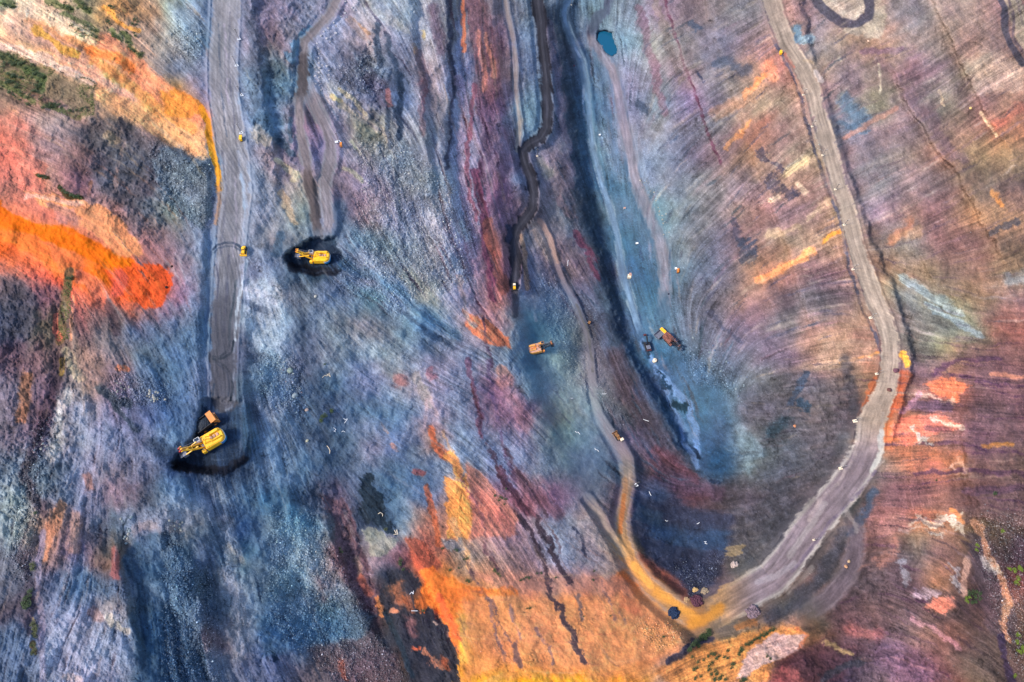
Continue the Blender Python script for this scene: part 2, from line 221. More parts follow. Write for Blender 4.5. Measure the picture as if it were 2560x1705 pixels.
# ------------------------------------------------------------------ strokes of rock, coal, clay, plus the tan road berm's shadow painted dark: kind colour alpha width/feather softness warp points
exec_lines = []
STROKES = """
p 445 .6 34 1 1 1720 1195 1900 1180 2080 1180 2080 1230 1990 1340 1900 1430 1840 1440 1840 1300
p 545 .6 40 1 1 2150 1350 2260 1360 2330 1510 2250 1600 2080 1620 2080 1500
p 756 .6 36 1 1 2400 870 2570 870 2570 1320 2420 1300 2420 1150 2440 1000
p 757 .5 30 1 1 2210 880 2300 900 2400 900 2300 960 2230 960
p 556 .62 34 1 1 1850 980 1960 940 2120 960 2150 1080 2090 1190 1900 1190 1850 1150
p 756 .5 30 1 1 2200 1180 2300 1200 2420 1210 2420 1280 2200 1270
p 545 .45 40 1 1 2110 1600 2400 1600 2560 1500 2570 1710 2050 1710
s 9a8 .6 34 .8 1 0 8 60 14
s 674 .85 16 .6 1 0 8 40 12
s 674 .85 16 .6 1 115 3 180 24
s 563 .7 16 .7 1 190 0 225 30
s 674 .8 11 .7 1 155 33 175 42 235 75 245 80
s 674 .8 11 .7 1 165 60 215 85 258 97
s 674 .7 12 .7 1 278 78 300 98
s 563 .8 14 .7 1 308 85 320 105 335 130 352 138
p fa7 .8 16 1 1 70 50 200 75 300 120 400 205 500 275 520 400 440 375 330 285 200 190 80 125
s fb8 .7 40 .9 1 240 120 330 190 420 250 500 330
s fb9 .7 40 .9 1 20 90 120 110 220 180 330 250
s fdb .8 34 .8 1 50 14 110 44 170 66 215 86
s fca .7 26 .8 1 200 90 260 118 310 150
s b87 .5 26 .8 1 20 82 60 95 110 118
s 98755 .0 1 1 1 0 0
s fba .55 34 .9 1 20 60 120 100 230 170 330 240
s fca .5 24 .9 1 150 60 240 110 310 140
s fcb .85 24 .7 1 0 112 80 135 150 165 230 205
s fb5 .8 15 .7 1 85 72 125 100 190 138
s f97 .75 44 .8 1 260 110 320 150 370 200 420 240 470 270 510 290
s fa6 .75 26 .8 1 240 150 330 220 400 270 480 320
s fa5 .7 12 .7 1 262 15 300 55 342 80
s f84 .7 20 .8 1 220 125 290 140 330 170
p 875 .65 12 1 1 0 125 40 130 90 155 140 175 200 200 232 215 235 290 200 290 150 250 60 230 0 215
s 563 .75 14 .8 1 5 135 60 165 90 170
s 563 .75 16 .8 1 20 185 35 192
s 463 .75 18 .8 1 70 180 105 200 100 225
s 563 .7 12 .8 1 0 205 40 225 85 255
s 764 .7 12 .8 1 100 255 165 280 200 290
s 674 .6 10 .7 1 115 262 165 280
p fb8 .85 12 1 1 235 215 330 250 400 295 510 360 520 400 450 380 380 330 300 290 240 250
p e94 .8 10 1 1 400 225 440 230 500 250 515 285 470 290 420 280
s fa3 .9 15 .5 .5 505 272 521 305 525 350 532 390 545 430 550 470
s b86 .7 12 .8 1 548 470 548 510 540 560
p 556 .65 15 1 1 240 285 310 300 370 350 420 360 400 420 390 470 330 520 280 500 230 440 230 370 170 330
s 334 .8 10 .8 .6 303 293 312 330 318 345
s b99 .75 8 .6 .6 310 350 300 400 288 460 285 480
s b97 .7 20 .8 1 270 335 285 350
p 678 .85 10 1 1 385 400 410 368 450 362 480 395 525 405 525 440 530 520 515 570 480 550 440 520 400 480
s 334 .5 20 .8 1 350 410 380 430
s 89a .5 30 .8 1 440 450 500 520
p e87 .75 12 1 1 0 330 60 370 120 420 110 470 60 480 0 440
p f71 .92 9 1 1 -20 495 30 535 100 562 180 572 250 615 330 655 350 690 300 682 260 660 200 640 120 600 60 588 -20 575
p f84 .85 14 1 1 0 570 100 590 130 620 190 680 140 690 90 640 0 600
p f85 .85 10 1 1 120 600 190 630 210 660 190 690 150 690
p fa7 .85 10 1 1 60 480 200 500 260 520 300 550 340 600 350 640 300 640 200 560 100 520
p c88 .6 10 1 1 110 510 190 520 200 560 150 560
s fba .7 12 .7 1 60 490 130 500 200 510
p f63 .92 8 1 1 270 680 340 660 400 665 430 690 425 730 400 760 385 770 330 755 300 730 280 720
s d66 .6 30 .8 1 300 690 295 730
s e87 .6 30 .8 1 200 690 250 720 260 750
s 864 .92 22 .5 .5 172 680 165 740 155 800 152 850
s 542 .8 8 .8 .4 165 695 180 695
s e97 .8 6 .6 .4 183 740 178 850
s e76 .8 14 .6 .5 140 790 138 830 150 845
s 975 .8 10 .6 .5 160 760 155 830
p 445 .7 20 1 1 0 690 60 700 90 740 80 830 60 850 0 850
s 434 .6 20 .8 1 275 760 285 800 290 830
s 431 .9 9 .6 .6 95 438 118 448
s 431 .9 10 .6 .6 150 470 170 490 203 494
s 854 .8 8 .7 .6 230 455 220 485
s b75 .8 30 .8 1 70 940 62 1000 50 1040
s 434 .6 26 .8 1 150 900 140 960 120 1030 95 1100 60 1180 80 1230 110 1280
s 434 .5 24 .8 1 60 1390 75 1450 80 1520 70 1580
s 973 .9 12 .6 .5 157 900 155 935
s cb9 .8 26 .8 .8 170 880 185 920 205 945
s ccc .75 30 .9 1 165 985 150 1050 140 1110 135 1140
s b87 .6 60 .9 1 220 900 230 960
s b76 .6 22 .8 1 215 1190 225 1220
s c75 .85 14 .7 .8 295 920 325 922
s 345 .75 22 .8 1 250 970 290 1000 320 1012
s 345 .7 12 .8 1 285 1010 310 1045 340 1080
s c86 .8 26 .8 1 150 1265 130 1330 115 1370 112 1390
s b87 .6 30 .8 1 190 1290 180 1370
p 9aa .6 30 1 1 0 1210 40 1230 70 1290 60 1340 0 1370
s 983 .8 8 .8 1 90 1550 92 1590
s 863 .8 12 .8 1 85 1610 88 1630
s 98a .8 16 .6 .5 110 1330 98 1400 95 1480 105 1560 105 1640 110 1700
s a55 .75 22 .8 .8 285 1375 290 1400 285 1440
s 123 .8 4 .8 .6 320 1290 305 1320 310 1350 300 1380
s 9ac .4 60 .9 1 340 1300 450 1290
p 357 .6 11 1 1 300 1400 340 1480 320 1560 340 1640 380 1705 520 1705 500 1600 480 1500 490 1430 460 1330 350 1340
s 8ac .55 46 .9 1 400 1470 450 1500 485 1560
s 79b .5 60 .9 1 390 1380 430 1410
p aac .6 18 1 1 115 1550 250 1540 310 1520 330 1600 340 1660 320 1705 120 1705
s dcb .7 20 .8 1 270 1545 300 1570 310 1580
s c99 .7 22 .8 1 230 1530 245 1545
s dbb .6 20 .8 1 165 1690 200 1700
s aab .6 30 .9 1 560 1300 590 1380 570 1430 590 1480 610 1560 600 1640
s cba .5 26 .9 1 570 1370 590 1400
s b99 .5 26 .9 1 340 1325 375 1312
s 124 .85 8 .8 .8 668 1580 678 1620 690 1655
s bcd .5 26 .9 1 520 1200 560 1240
p bcd .75 14 1 1 620 700 660 705 700 740 710 800 720 850 690 880 640 870 612 800
s dde .6 12 .8 .8 615 720 660 735 690 755
s cde .55 12 .8 .8 615 770 660 800 700 820
s 568 .6 14 .8 1 610 750 660 775
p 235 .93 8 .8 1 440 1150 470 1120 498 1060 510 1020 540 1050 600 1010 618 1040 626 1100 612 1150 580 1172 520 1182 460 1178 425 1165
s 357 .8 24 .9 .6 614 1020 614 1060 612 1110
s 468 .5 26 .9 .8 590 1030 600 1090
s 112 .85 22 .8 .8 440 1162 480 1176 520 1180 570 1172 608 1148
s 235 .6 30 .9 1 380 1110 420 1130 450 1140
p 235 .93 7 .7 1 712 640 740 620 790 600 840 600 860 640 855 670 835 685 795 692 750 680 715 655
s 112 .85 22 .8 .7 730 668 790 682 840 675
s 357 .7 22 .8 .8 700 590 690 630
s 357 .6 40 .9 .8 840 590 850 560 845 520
s 457 .6 26 .9 1 625 60 640 130 645 200 650 260
s 357 .65 16 .8 1 665 320 700 350 730 380
s 357 .7 10 .8 .6 724 300 727 350
s 69b .6 40 .9 1 645 300 690 310
s dca .5 30 .8 1 640 330 660 350
p 69b .75 6 .5 1 726 108 770 68 792 74 752 112 746 150 720 150
p aac .65 10 .8 1 785 120 840 40 862 50 832 130 815 240 785 235
s ec9 .9 12 .8 .8 828 240 848 256
s cb9 .8 10 .8 .8 850 222 890 250 912 285
s cba .7 12 .8 .8 850 265 900 290 950 325 970 345
s b86 .7 7 .7 .6 875 45 925 85
s caa .6 12 .8 .8 870 55 920 95
s dca .85 14 .7 .8 695 400 715 420 742 432 735 448
s db9 .8 14 .8 .9 704 480 725 520 738 560
s bb9 .7 9 .8 .8 878 352 902 378
s bb9 .6 12 .8 .8 860 420 900 450
s bbb .55 14 .8 .8 910 5 960 40 1000 66
s bbb .5 12 .8 .8 970 30 1020 80
s 346 .8 16 .8 1 945 60 942 110 950 150 935 190 910 222
s 346 .7 14 .8 1 970 80 985 160 1000 220
s 235 .85 13 .8 .8 1000 185 1002 240 994 290 1000 350
s 346 .7 10 .8 .8 968 270 970 330 975 365
s 346 .5 10 .8 .8 990 400 995 480 1000 560 1010 640
s 446 .6 40 .9 1 885 135 905 155
s 446 .6 30 .9 1 865 195 915 215
s 546 .6 36 .9 1 925 190 950 215 960 250
s c97 .7 9 .8 .8 1040 110 1045 135
s db7 .7 8 .8 .8 1062 80 1062 95
s c77 .75 10 .8 .8 968 230 975 262
s 646 .6 22 .9 1 1085 20 1095 80 1105 130
s 335 .75 11 .8 .9 1120 0 1122 60 1125 130 1140 200 1130 260 1130 350 1115 420
s 446 .55 8 .8 .9 1145 0 1147 100
s 867 .6 14 .8 1 1055 130 1060 180 1060 260 1055 330
s a67 .6 8 .8 1 1062 200 1062 280
s 99c .5 10 .8 1 1148 40 1148 140
s 99c .5 16 .8 1 1140 250 1140 320 1135 400
s e86 .9 10 .6 .6 1155 0 1158 60 1160 130
s 955a6c .7 46 .8 .9 1185 0 1200 60 1212 120 1222 200 1220 240
s d87 .7 12 .8 .8 1195 80 1205 150 1212 220
s e97 .6 10 .8 .8 1215 90 1228 150 1232 190
s 545 .6 8 .8 .8 1210 0 1222 60 1228 110
s 756 .5 8 .8 .8 1180 20 1188 90 1192 170
s dce .8 8 .7 .8 1145 178 1160 205
s dce .85 6 .7 .6 1148 303 1168 322 1174 345
s b9b .7 20 .8 .8 1150 200 1165 270 1155 360 1152 430 1165 500 1175 560 1185 620
s 93506a .8 11 .8 .8 1186 215 1182 280 1172 350 1165 420 1175 480 1190 550
s 757 .7 22 .8 1 1205 255 1218 330 1212 400 1205 440
s 424 .65 9 .8 1 1200 380 1205 450 1212 520
s 735 .75 22 .8 1 1192 430 1200 480 1210 560 1220 640 1230 700 1235 740
s a85f55 .8 24 .8 1 1222 560 1235 630 1250 680 1262 720
s d76 .6 10 .8 .8 1215 590 1230 640
s dde .7 18 .8 1 1150 560 1165 600 1180 640
s b8a .6 30 .9 1 1175 620 1190 680
p e86 .92 9 .8 1 1155 775 1180 780 1210 800 1250 820 1275 840 1280 865 1220 865 1180 840 1160 810
s fcb .6 12 .9 1 1165 790 1185 815
s caa .6 14 .8 1 1150 690 1158 740 1165 790
s 535 .7 5 .8 .8 1190 740 1210 790 1215 850 1230 920
s 58a .6 28 .9 1 860 660 930 690 1000 730 1070 790 1140 840
s 346 .5 10 .8 1 1000 770 1070 830 1140 870
s bba .55 40 .9 1 1020 690 1070 740
s abc .4 30 .9 1 860 850 960 880 1030 920
s 457 .5 40 .9 1 745 700 740 780 760 860 770 920 790 1000 820 1080 850 1150
s 346 .5 12 .8 1 755 760 760 900 745 960 760 1050
s 857 .75 12 .8 1 1170 900 1185 960 1195 1020 1200 1060 1203 1085
s 634 .8 5 .8 1 1180 960 1197 1040 1203 1085
s 758 .75 8 .8 1 1220 900 1230 980 1240 1050 1255 1110 1270 1150 1290 1200
s c87 .75 30 .8 1 1255 930 1265 955
s b78 .6 34 .9 1 1265 960 1290 1010 1310 1060
s baa .7 24 .8 1 1040 945 1060 980 1070 1010
s b66 .7 22 .9 1 995 950 1005 958
s b67 .6 18 .9 1 1078 928 1082 940
s cab .8 9 .8 .7 1065 1000 1062 1060 1070 1080
s cab .8 8 .8 .7 1072 990 1090 1030 1105 1075
s d75 .88 20 .8 .8 1080 1075 1085 1110 1100 1125 1120 1135
s fb8 .6 6 .8 .8 1110 1085 1130 1125
s fa6 .92 20 .7 .8 1125 1135 1140 1160 1150 1200 1160 1240
p fa6 .92 8 .8 1 1112 1200 1145 1195 1165 1180 1180 1220 1178 1340 1130 1340 1120 1280
p d87 .85 12 1 1 1165 1160 1200 1178 1230 1220 1290 1290 1290 1340 1180 1340
s d75 .85 14 .8 .8 1065 1215 1080 1270 1095 1330 1098 1360
s b55 .75 14 .8 .8 1040 1175 1056 1186
s c98 .8 6 .8 .8 955 1055 970 1078
s d98 .8 7 .8 .8 975 1108 995 1125
s 634 .7 16 .9 1 1250 1170 1275 1220 1310 1270 1350 1300
s 856 .7 26 .9 1 1290 1180 1340 1240 1400 1290
p 234 .9 8 .7 1.3 895 1190 930 1190 960 1240 975 1300 1000 1330 960 1332 920 1300 900 1290
p 334 .94 6 .7 1.5 965 1430 1020 1420 1045 1430 1058 1460 1040 1490 1060 1530 1080 1525 1110 1545 1130 1590 1140 1620 1140 1660 1155 1710 1020 1710 1000 1650 985 1580 950 1530 945 1490
s c75 .85 32 .9 1.6 985 1470 1000 1500
s b64 .75 22 .9 1.6 1015 1495 1030 1520
s e97 .88 14 .6 1 980 1525 990 1528
s a66 .7 24 .9 1.5 1020 1555 1030 1580
s d86 .8 16 .9 1.6 1060 1620 1078 1650 1100 1672
s e75 .85 12 .7 1.2 1035 1618 1042 1620
s eba .85 8 .8 1 1093 1555 1097 1562
s d98 .8 7 .8 1 1115 1585 1120 1592
s c64 .8 20 .9 1.4 1105 1650 1112 1670
s d85 .8 10 .8 1 941 1490 950 1520 958 1545
p 756 .8 8 .8 1 800 1240 860 1250 890 1310 900 1380 930 1450 940 1520 900 1515 870 1450 850 1380 838 1300
s 645 .7 12 .8 .6 870 1300 895 1370 925 1430
s 989 .6 6 .7 .6 860 1280 885 1340 920 1400 930 1450
s a87 .6 14 .8 1 890 1400 905 1440
s a54 .7 20 .9 1 905 1450 920 1480
s 234 .7 12 .8 .8 965 1530 985 1580 1010 1640 1030 1690
p aa9 .75 10 1 1 900 1310 960 1330 1000 1345 990 1370 960 1390 920 1392
p a54 .85 10 1 1.3 1010 1340 1060 1350 1080 1380 1100 1410 1070 1425 1040 1420 1020 1390
p f84 .9 9 1 1 1040 1420 1080 1420 1110 1445 1130 1440 1180 1465 1290 1468 1290 1490 1200 1490 1160 1520 1150 1600 1145 1650 1130 1600 1110 1540 1080 1520 1055 1490 1060 1450
s e64 .8 16 .9 1 1100 1490 1115 1530 1135 1570 1145 1600
p fb8 .8 14 1 1 1165 1500 1290 1495 1290 1560 1280 1600 1180 1570 1160 1620 1150 1600
s fc7 .7 22 .9 1 1150 1540 1170 1600 1160 1640
s fb8 .85 12 .8 .8 1130 1300 1150 1340 1165 1380 1175 1420
p 99a .75 10 1 1 1110 1345 1155 1350 1160 1375 1120 1372
s fc6 .85 26 .9 1 1160 1645 1200 1660 1240 1690
s c98 .6 26 .9 1.5 1290 1530 1350 1560
s d97 .5 30 .9 1.5 1330 1640 1420 1620
s fb9 .6 36 .9 1.5 1400 1545 1490 1530
s fca .5 26 .9 1.5 1180 1560 1230 1600
s d98 .6 30 .9 1.5 1230 1610 1290 1640
s ca8 .6 20 .9 1.5 1540 1500 1600 1540 1590 1580
s fb2 .95 20 .8 1 1190 1695 1260 1672 1330 1675 1390 1695 1440 1692 1480 1672
s fa3 .9 26 .9 1 1480 1672 1510 1650 1550 1635 1590 1600
s fb6 .8 34 .9 1 1480 1692 1540 1670 1600 1650
s eb8 .7 26 .9 1 1600 1600 1640 1560 1620 1520
p 58a .5 15 1 1 640 1540 760 1540 900 1520 940 1540 900 1600 760 1620 660 1640
s 9bc .5 60 .9 1 740 1330 820 1430 860 1500
p 656 .8 14 1 1 760 1620 840 1610 930 1590 990 1640 1010 1710 860 1710 790 1660
s a54 .7 16 .9 1 855 1660 862 1690
p 99a .6 20 1 1 1330 1300 1480 1290 1530 1360 1560 1420 1520 1450 1400 1400
p c87 .65 14 1 1 1180 1430 1400 1440 1560 1440 1590 1490 1500 1500 1400 1480 1280 1475
p e96 .8 30 1 1 1160 1470 1300 1490 1560 1485 1620 1500 1660 1540 1690 1600 1600 1700 1160 1700
p fa7 .75 20 1 1 1280 1495 1420 1510 1560 1495 1640 1520 1680 1560 1700 1600 1650 1640 1560 1660 1480 1675 1280 1672
s e86 .6 30 .9 1 1560 1500 1590 1520
s d96 .6 50 .9 1 1640 1600 1660 1620
s 534 .7 8 .8 1.3 1210 1100 1260 1200 1300 1290
s 645 .65 7 .8 1.3 1255 1110 1310 1200 1360 1290 1400 1380
s 745 .6 8 .8 1.3 1150 1180 1200 1290 1220 1380 1240 1420
s 645 .6 7 .8 1.3 1170 1400 1190 1440 1240 1520 1270 1600
s 756 .6 8 .8 1.3 1225 1500 1240 1560 1262 1650
s 756 .5 6 .8 1.3 1500 1450 1520 1500 1540 1560
s 434 .88 13 .8 1.3 1300 1290 1330 1330 1350 1370 1365 1430 1385 1490 1400 1520 1420 1560 1440 1610 1460 1660
s 434 .85 10 .8 1.2 1340 1290 1370 1350 1380 1390 1405 1430 1425 1460
s 335 .8 7 .8 1 1435 1320 1455 1350 1468 1390
s 867 .6 7 .8 1 1280 1520 1300 1600
s 756 .6 7 .8 1 1340 1570 1370 1620 1380 1660
s 656 .6 8 .8 1 1545 1530 1562 1565
s 645 .7 18 .9 1 1285 1610 1300 1665
s 656 .6 10 .9 1 1445 1490 1452 1545
p 335 .9 26 .8 1 1595 1245 1700 1250 1830 1290 1830 1350 1810 1400 1790 1450 1750 1490 1710 1500 1690 1460 1640 1410 1620 1380 1600 1340
s 358 .65 44 .9 1 1650 1330 1720 1350 1800 1350
s 357 .6 30 .9 1 1600 1280 1640 1300
s a54 .75 22 .9 1 1600 1390 1650 1430 1700 1470 1708 1492
p b96 .6 8 .8 2 1822 1355 1860 1362 1856 1388 1820 1382
p f0a464 .9 14 1 1 1700 1640 1760 1610 1830 1592 1870 1580 1920 1562 2000 1570 2015 1590 1990 1620 1940 1650 1920 1710 1680 1710 1640 1680
p ebb .85 8 .8 1 1880 1620 1930 1582 2008 1590 2000 1618 1960 1640 1900 1660 1862 1700 1840 1700
s e86 .8 7 .8 1 1990 1570 2015 1590 1995 1620
s 335 .85 14 .8 .8 1670 1655 1700 1640 1730 1610 1780 1598
p 766 .7 14 1 1 1780 1590 1800 1560 1860 1550 1920 1550 1900 1570 1840 1590
s b74 .7 20 .9 1 1850 1565 1885 1558
p 534 .7 20 1 1 1990 1640 2060 1600 2140 1640 2100 1710 1930 1710
s b96 .8 11 .9 1 2065 1605 2110 1630 2130 1640
s 334 .8 20 .9 1 2060 1690 2110 1670 2150 1650
p a55 .7 12 1 1 1930 1690 1960 1660 2000 1680 2010 1710 1930 1710
s b66 .7 26 .9 1 2120 1570 2160 1580 2200 1590
s 96a .4 90 .9 1 2230 1640 2300 1690
s 445 .8 32 .9 1 2110 1330 2080 1400 2040 1460 1990 1510 1930 1545
s fed 0.63 11.7 .8 2.2 2280 1310 2340 1300 2400 1290
s eee 0.48 9.1 .8 2.2 2260 1330 2310 1327 2360 1325
s fed 0.55 10.4 .8 2.2 2345 1285 2400 1300 2408 1325
s e96 .8 12 .9 1 2380 1278 2408 1300
s aab 0.55 15.6 .9 2.2 2255 1395 2262 1440
s bbc 0.55 18.2 .9 2.2 2388 1420 2395 1455
s dbd 0.55 20.8 .9 2.2 2290 1485 2325 1488
p c88 .6 16 1 1 2180 1290 2280 1290 2280 1330 2190 1340
s d87 0.55 26.0 .9 2.2 2230 1370 2210 1400
p e87 .8 10 1 1 2330 1500 2380 1490 2382 1520 2360 1545 2310 1520
s c98 .8 14 .9 1 2415 1400 2415 1450 2405 1480
p 545 .7 18 1 1 2420 1340 2470 1330 2520 1450 2540 1600 2480 1590 2440 1480
s d97 .75 13 .9 1 2440 1310 2480 1400 2510 1450 2522 1510 2500 1560 2520 1600
s edd 0.55 18.2 .9 2.2 2470 1400 2490 1430
s 324 .9 16 .8 .8 2500 1590 2510 1640 2525 1700
s c89 .7 12 .9 1 2280 1540 2340 1580 2400 1620
s 424 .8 6 .8 1 2320 1660 2370 1690
s 424 .7 8 .8 1 2258 1497 2290 1500 2315 1507
s 535 .8 7 .8 .8 2330 932 2420 940 2480 960 2560 965
s 535 .7 10 .9 .8 2340 928 2400 900 2500 900
s 535 .7 5 .8 .8 2440 955 2500 980 2560 990
s 535 .7 9 .9 1 2290 1112 2400 1105 2480 1130 2560 1135
s 535 .7 10 .9 1 2280 1182 2420 1180 2560 1180
s 646 .6 18 .9 1 2420 1230 2500 1225 2560 1215
s e97 .6 12 .9 .8 2480 935 2560 945
p e86 .88 10 1 1 2310 960 2350 945 2400 950 2430 970 2390 1000 2330 985
p e87 .88 10 1 1 2230 1060 2280 1040 2350 1030 2400 1060 2380 1080 2300 1100 2270 1115 2230 1090
s 956 .6 16 .9 1 2320 1070 2370 1080
s eee 0.63 13.0 .8 2.2 2285 1070 2302 1105
s fed 0.59 10.4 .8 2.2 2335 1045 2370 1056 2398 1068
s fdc 0.48 10.4 .8 2.2 2300 990 2350 1000 2385 985
s 757 .8 20 .8 .9 2280 1012 2330 1018 2370 1014
s c8a .7 12 .8 .9 2250 1032 2290 1000 2300 985
s c84 .75 12 .9 1 2460 1110 2530 1115
s b75 .6 30 .9 1 2340 1140 2400 1150
s eba 0.55 13.0 .9 2.2 2390 1160 2415 1180
s fb5 .92 18 .7 1 2258 888 2272 912
s c64 .8 26 .9 1 2265 940 2245 1000 2215 1030
s b64 .8 14 .9 1 2185 950 2168 1000 2145 1040
s fa5 .85 7 .8 .6 2196 880 2150 895 2100 910
p b98 .6 14 1 1 2060 860 2190 850 2190 900 2100 925 2040 920
s 245 .7 30 .9 1.3 1960 1050 1930 1080
s 246 .7 20 .9 1.3 2003 1000 2012 1020
s 346 .7 14 .8 1 2014 930 1995 970 1975 1010
p 79a .6 14 1 1 1840 1060 1880 1080 1910 1130 1870 1180 1842 1130
p 469 .40 30 1 1 1580 800 1660 860 1760 900 1800 960 1830 1050 1840 1140 1810 1190 1750 1190 1700 1080 1640 950
s 8ae .75 12 .9 .8 1605 855 1640 915 1665 960 1672 1000 1700 1060 1725 1130 1745 1165
s 8ae .75 14 .9 .8 1640 925 1680 970 1720 1010 1740 1070 1748 1130
s 79c .6 22 .9 .8 1690 1040 1730 1090
s 135 .9 6 .8 .6 1614 880 1622 895
s 135 .9 9 .8 1.4 1638 918 1650 940 1680 982
s 134 .92 18 .7 1.4 1693 1010 1710 1022
s 247 .8 10 .8 1 1720 1080 1722 1100
s 124 .9 9 .8 1 1736 1110 1745 1130 1748 1142
s 146 .45 56 .9 1 1800 1150 1800 1172
s 124 .9 6 .7 .6 1780 1200 1800 1204
s 123 .9 9 .8 .5 1610 858 1617 875 1622 885
s 657 .55 44 .9 1.4 1370 40 1392 160 1404 260 1424 360 1440 500 1455 600
s 2f4258 .78 50 .9 1.4 1385 30 1400 100 1412 200 1430 300 1440 400 1460 500 1490 600 1505 680 1530 780 1550 850
s 768 .6 20 .9 1.2 1370 60 1390 160 1400 260 1420 360 1430 460
s 545 .7 50 .9 1.3 1540 900 1570 980 1620 1050 1660 1120 1720 1200
s 357 .6 26 .9 1 1580 870 1620 960 1660 1020
s 735 .7 20 .9 1.3 1440 580 1470 640 1490 690
s 867 .6 20 .9 1.3 1400 500 1430 540
s 745 .75 24 .9 1.3 1640 1120 1680 1160 1740 1200
s 646 .6 40 .9 1.3 1700 1210 1800 1230
s 468 .6 24 .9 1 1470 130 1500 180 1520 225
s 468 .65 24 .9 1 1520 290 1545 400 1600 500 1620 600 1645 700
s 468 .6 20 .9 1 1450 250 1455 350 1470 420
s aa9 .5 26 .9 1 1350 400 1370 440
s ca9 .6 26 .9 1 1340 560 1350 590 1380 640
s cba .6 14 .8 .8 1298 370 1293 330 1300 300
s c98 .7 12 .8 .6 1350 548 1375 590 1395 650
s c97 .7 10 .8 .6 1303 590 1312 650 1318 720
s 457 .4 26 .9 1 1330 650 1345 720
s 59a .5 60 .9 1 1370 840 1330 900
s 9cb .35 60 .9 1 1390 920 1430 980 1480 1000
s 457 .3 22 .9 1 1320 900 1350 910
s e96 .8 14 .9 1.2 1915 185 1890 210 1862 240
s d96 .7 10 .9 1.2 1880 300 1850 330 1820 370
s d97 .6 26 .9 1.2 1790 285 1850 260 1910 220
s fa8 .85 26 .9 1 1922 160 1935 195
s fa7 .85 22 .8 1 1900 700 1950 675 2030 625
s fa5 .85 14 .8 1 2060 600 2105 578
s ec9 .8 26 .9 1 1970 430 2010 405
s fdb .85 14 .9 1 1925 500 1945 490
s fdb .6 10 .9 1 2000 460 2015 480
s ca8 .7 16 .9 1 1920 590 1990 570
s db9 .6 16 .9 1 2020 540 2080 500
s 335 .55 16 .9 2.2 1905 380 1920 400 1950 420
s 335 .55 19 .9 2.2 1925 450 1975 482
s 335 .55 16 .9 2.2 1983 470 1992 480
s 335 .8 6 .8 .8 1742 178 1762 205
s 335 .55 19 .9 2.2 1830 555 1840 585 1870 620
s 346 .55 25 .9 2.2 1860 615 1870 640
s 346 .6 20 .9 1.4 1590 262 1610 275
s 346 .6 16 .9 1.4 1730 55 1745 70
s 346 .6 30 .9 1.4 1800 160 1870 170
s 446 .6 14 .9 1.4 1770 780 1850 850
s 58a .8 24 .8 .8 1988 70 1994 90
s 9bc .85 24 .7 .8 2008 98 2030 98
s 468 .7 36 .9 1.2 2110 250 2150 290
s 468 .6 14 .9 1.2 2100 300 2160 330
s c87 .6 10 .9 .8 2110 345 2180 300 2240 270
s 867 .6 26 .9 1.2 2200 150 2250 210 2290 260 2330 300 2370 370 2410 400
s 757 .6 14 .9 1 2160 130 2250 125
p ecb .5 16 1 1 2420 150 2480 130 2560 160 2560 230 2440 240
s eca .85 6 .8 .8 2345 230 2358 260
s eca .85 8 .8 1 2455 285 2475 315 2490 335
s edb .85 4 .8 .5 2199 160 2201 200 2198 235
s edb .85 5 .8 .6 2092 155 2100 140 2104 155
s c76 .65 22 .9 1 2490 315 2560 265
s 857 .5 20 .9 1 1600 20 1620 120 1640 200 1660 280
s 877 .6 16 .9 1 1640 0 1665 100 1700 200
s 635 .75 6 .8 .7 1665 0 1672 35 1704 141 1736 231 1766 326 1802 408
s 446 .8 6 .8 .6 1925 85 1945 120 1982 190 2008 270 2028 350 2052 430 2075 480 2105 570 2125 680 2155 770 2188 840 2205 900
s e95 .6 14 .9 1 2480 480 2505 510
s c75 .6 26 .9 1.2 2270 560 2230 600
s c97 .6 22 .9 1.2 2240 590 2290 580
s 9bc .5 20 .9 1 2260 700 2330 740 2400 780
s 9bc .5 16 .9 1 2320 760 2390 800 2450 840
s 445 .7 12 .9 1.3 2480 580 2540 550
s 9ab .6 26 .9 1 2520 700 2560 690
p 966 .5 22 1 1 2480 800 2560 770 2570 920 2500 880
s 346 .8 22 .9 1 2185 1230 2160 1290 2130 1330
s 445 .7 26 .9 1 2110 900 2160 1120 2110 1170
p ba9 .85 12 1 1 2030 -10 2070 40 2100 70 2150 90 2200 100 2215 60 2200 -10
s 4c475c .93 24 .4 .3 2034 -12 2050 14 2072 35 2105 57 2145 56 2170 41 2174 14 2160 -20
s cba .8 12 .6 .4 2080 -5 2110 35 2140 45 2155 20 2145 -10
s a98 .9 40 .7 .4 2530 0 2550 60 2565 110
s 4c475c .92 15 .4 .3 2498 -10 2510 20 2514 80 2530 120 2556 160
s 656 .8 6 .4 .3 2520 -10 2532 40 2535 95 2560 140
s 656 .7 5 .4 .3 2540 -10 2556 60
"""
fbmS = fbm(16, 410, 3); EDG = (.17*L1+.13*L2+.22*F3+.16*G1+.25*fbmS).astype(f32)
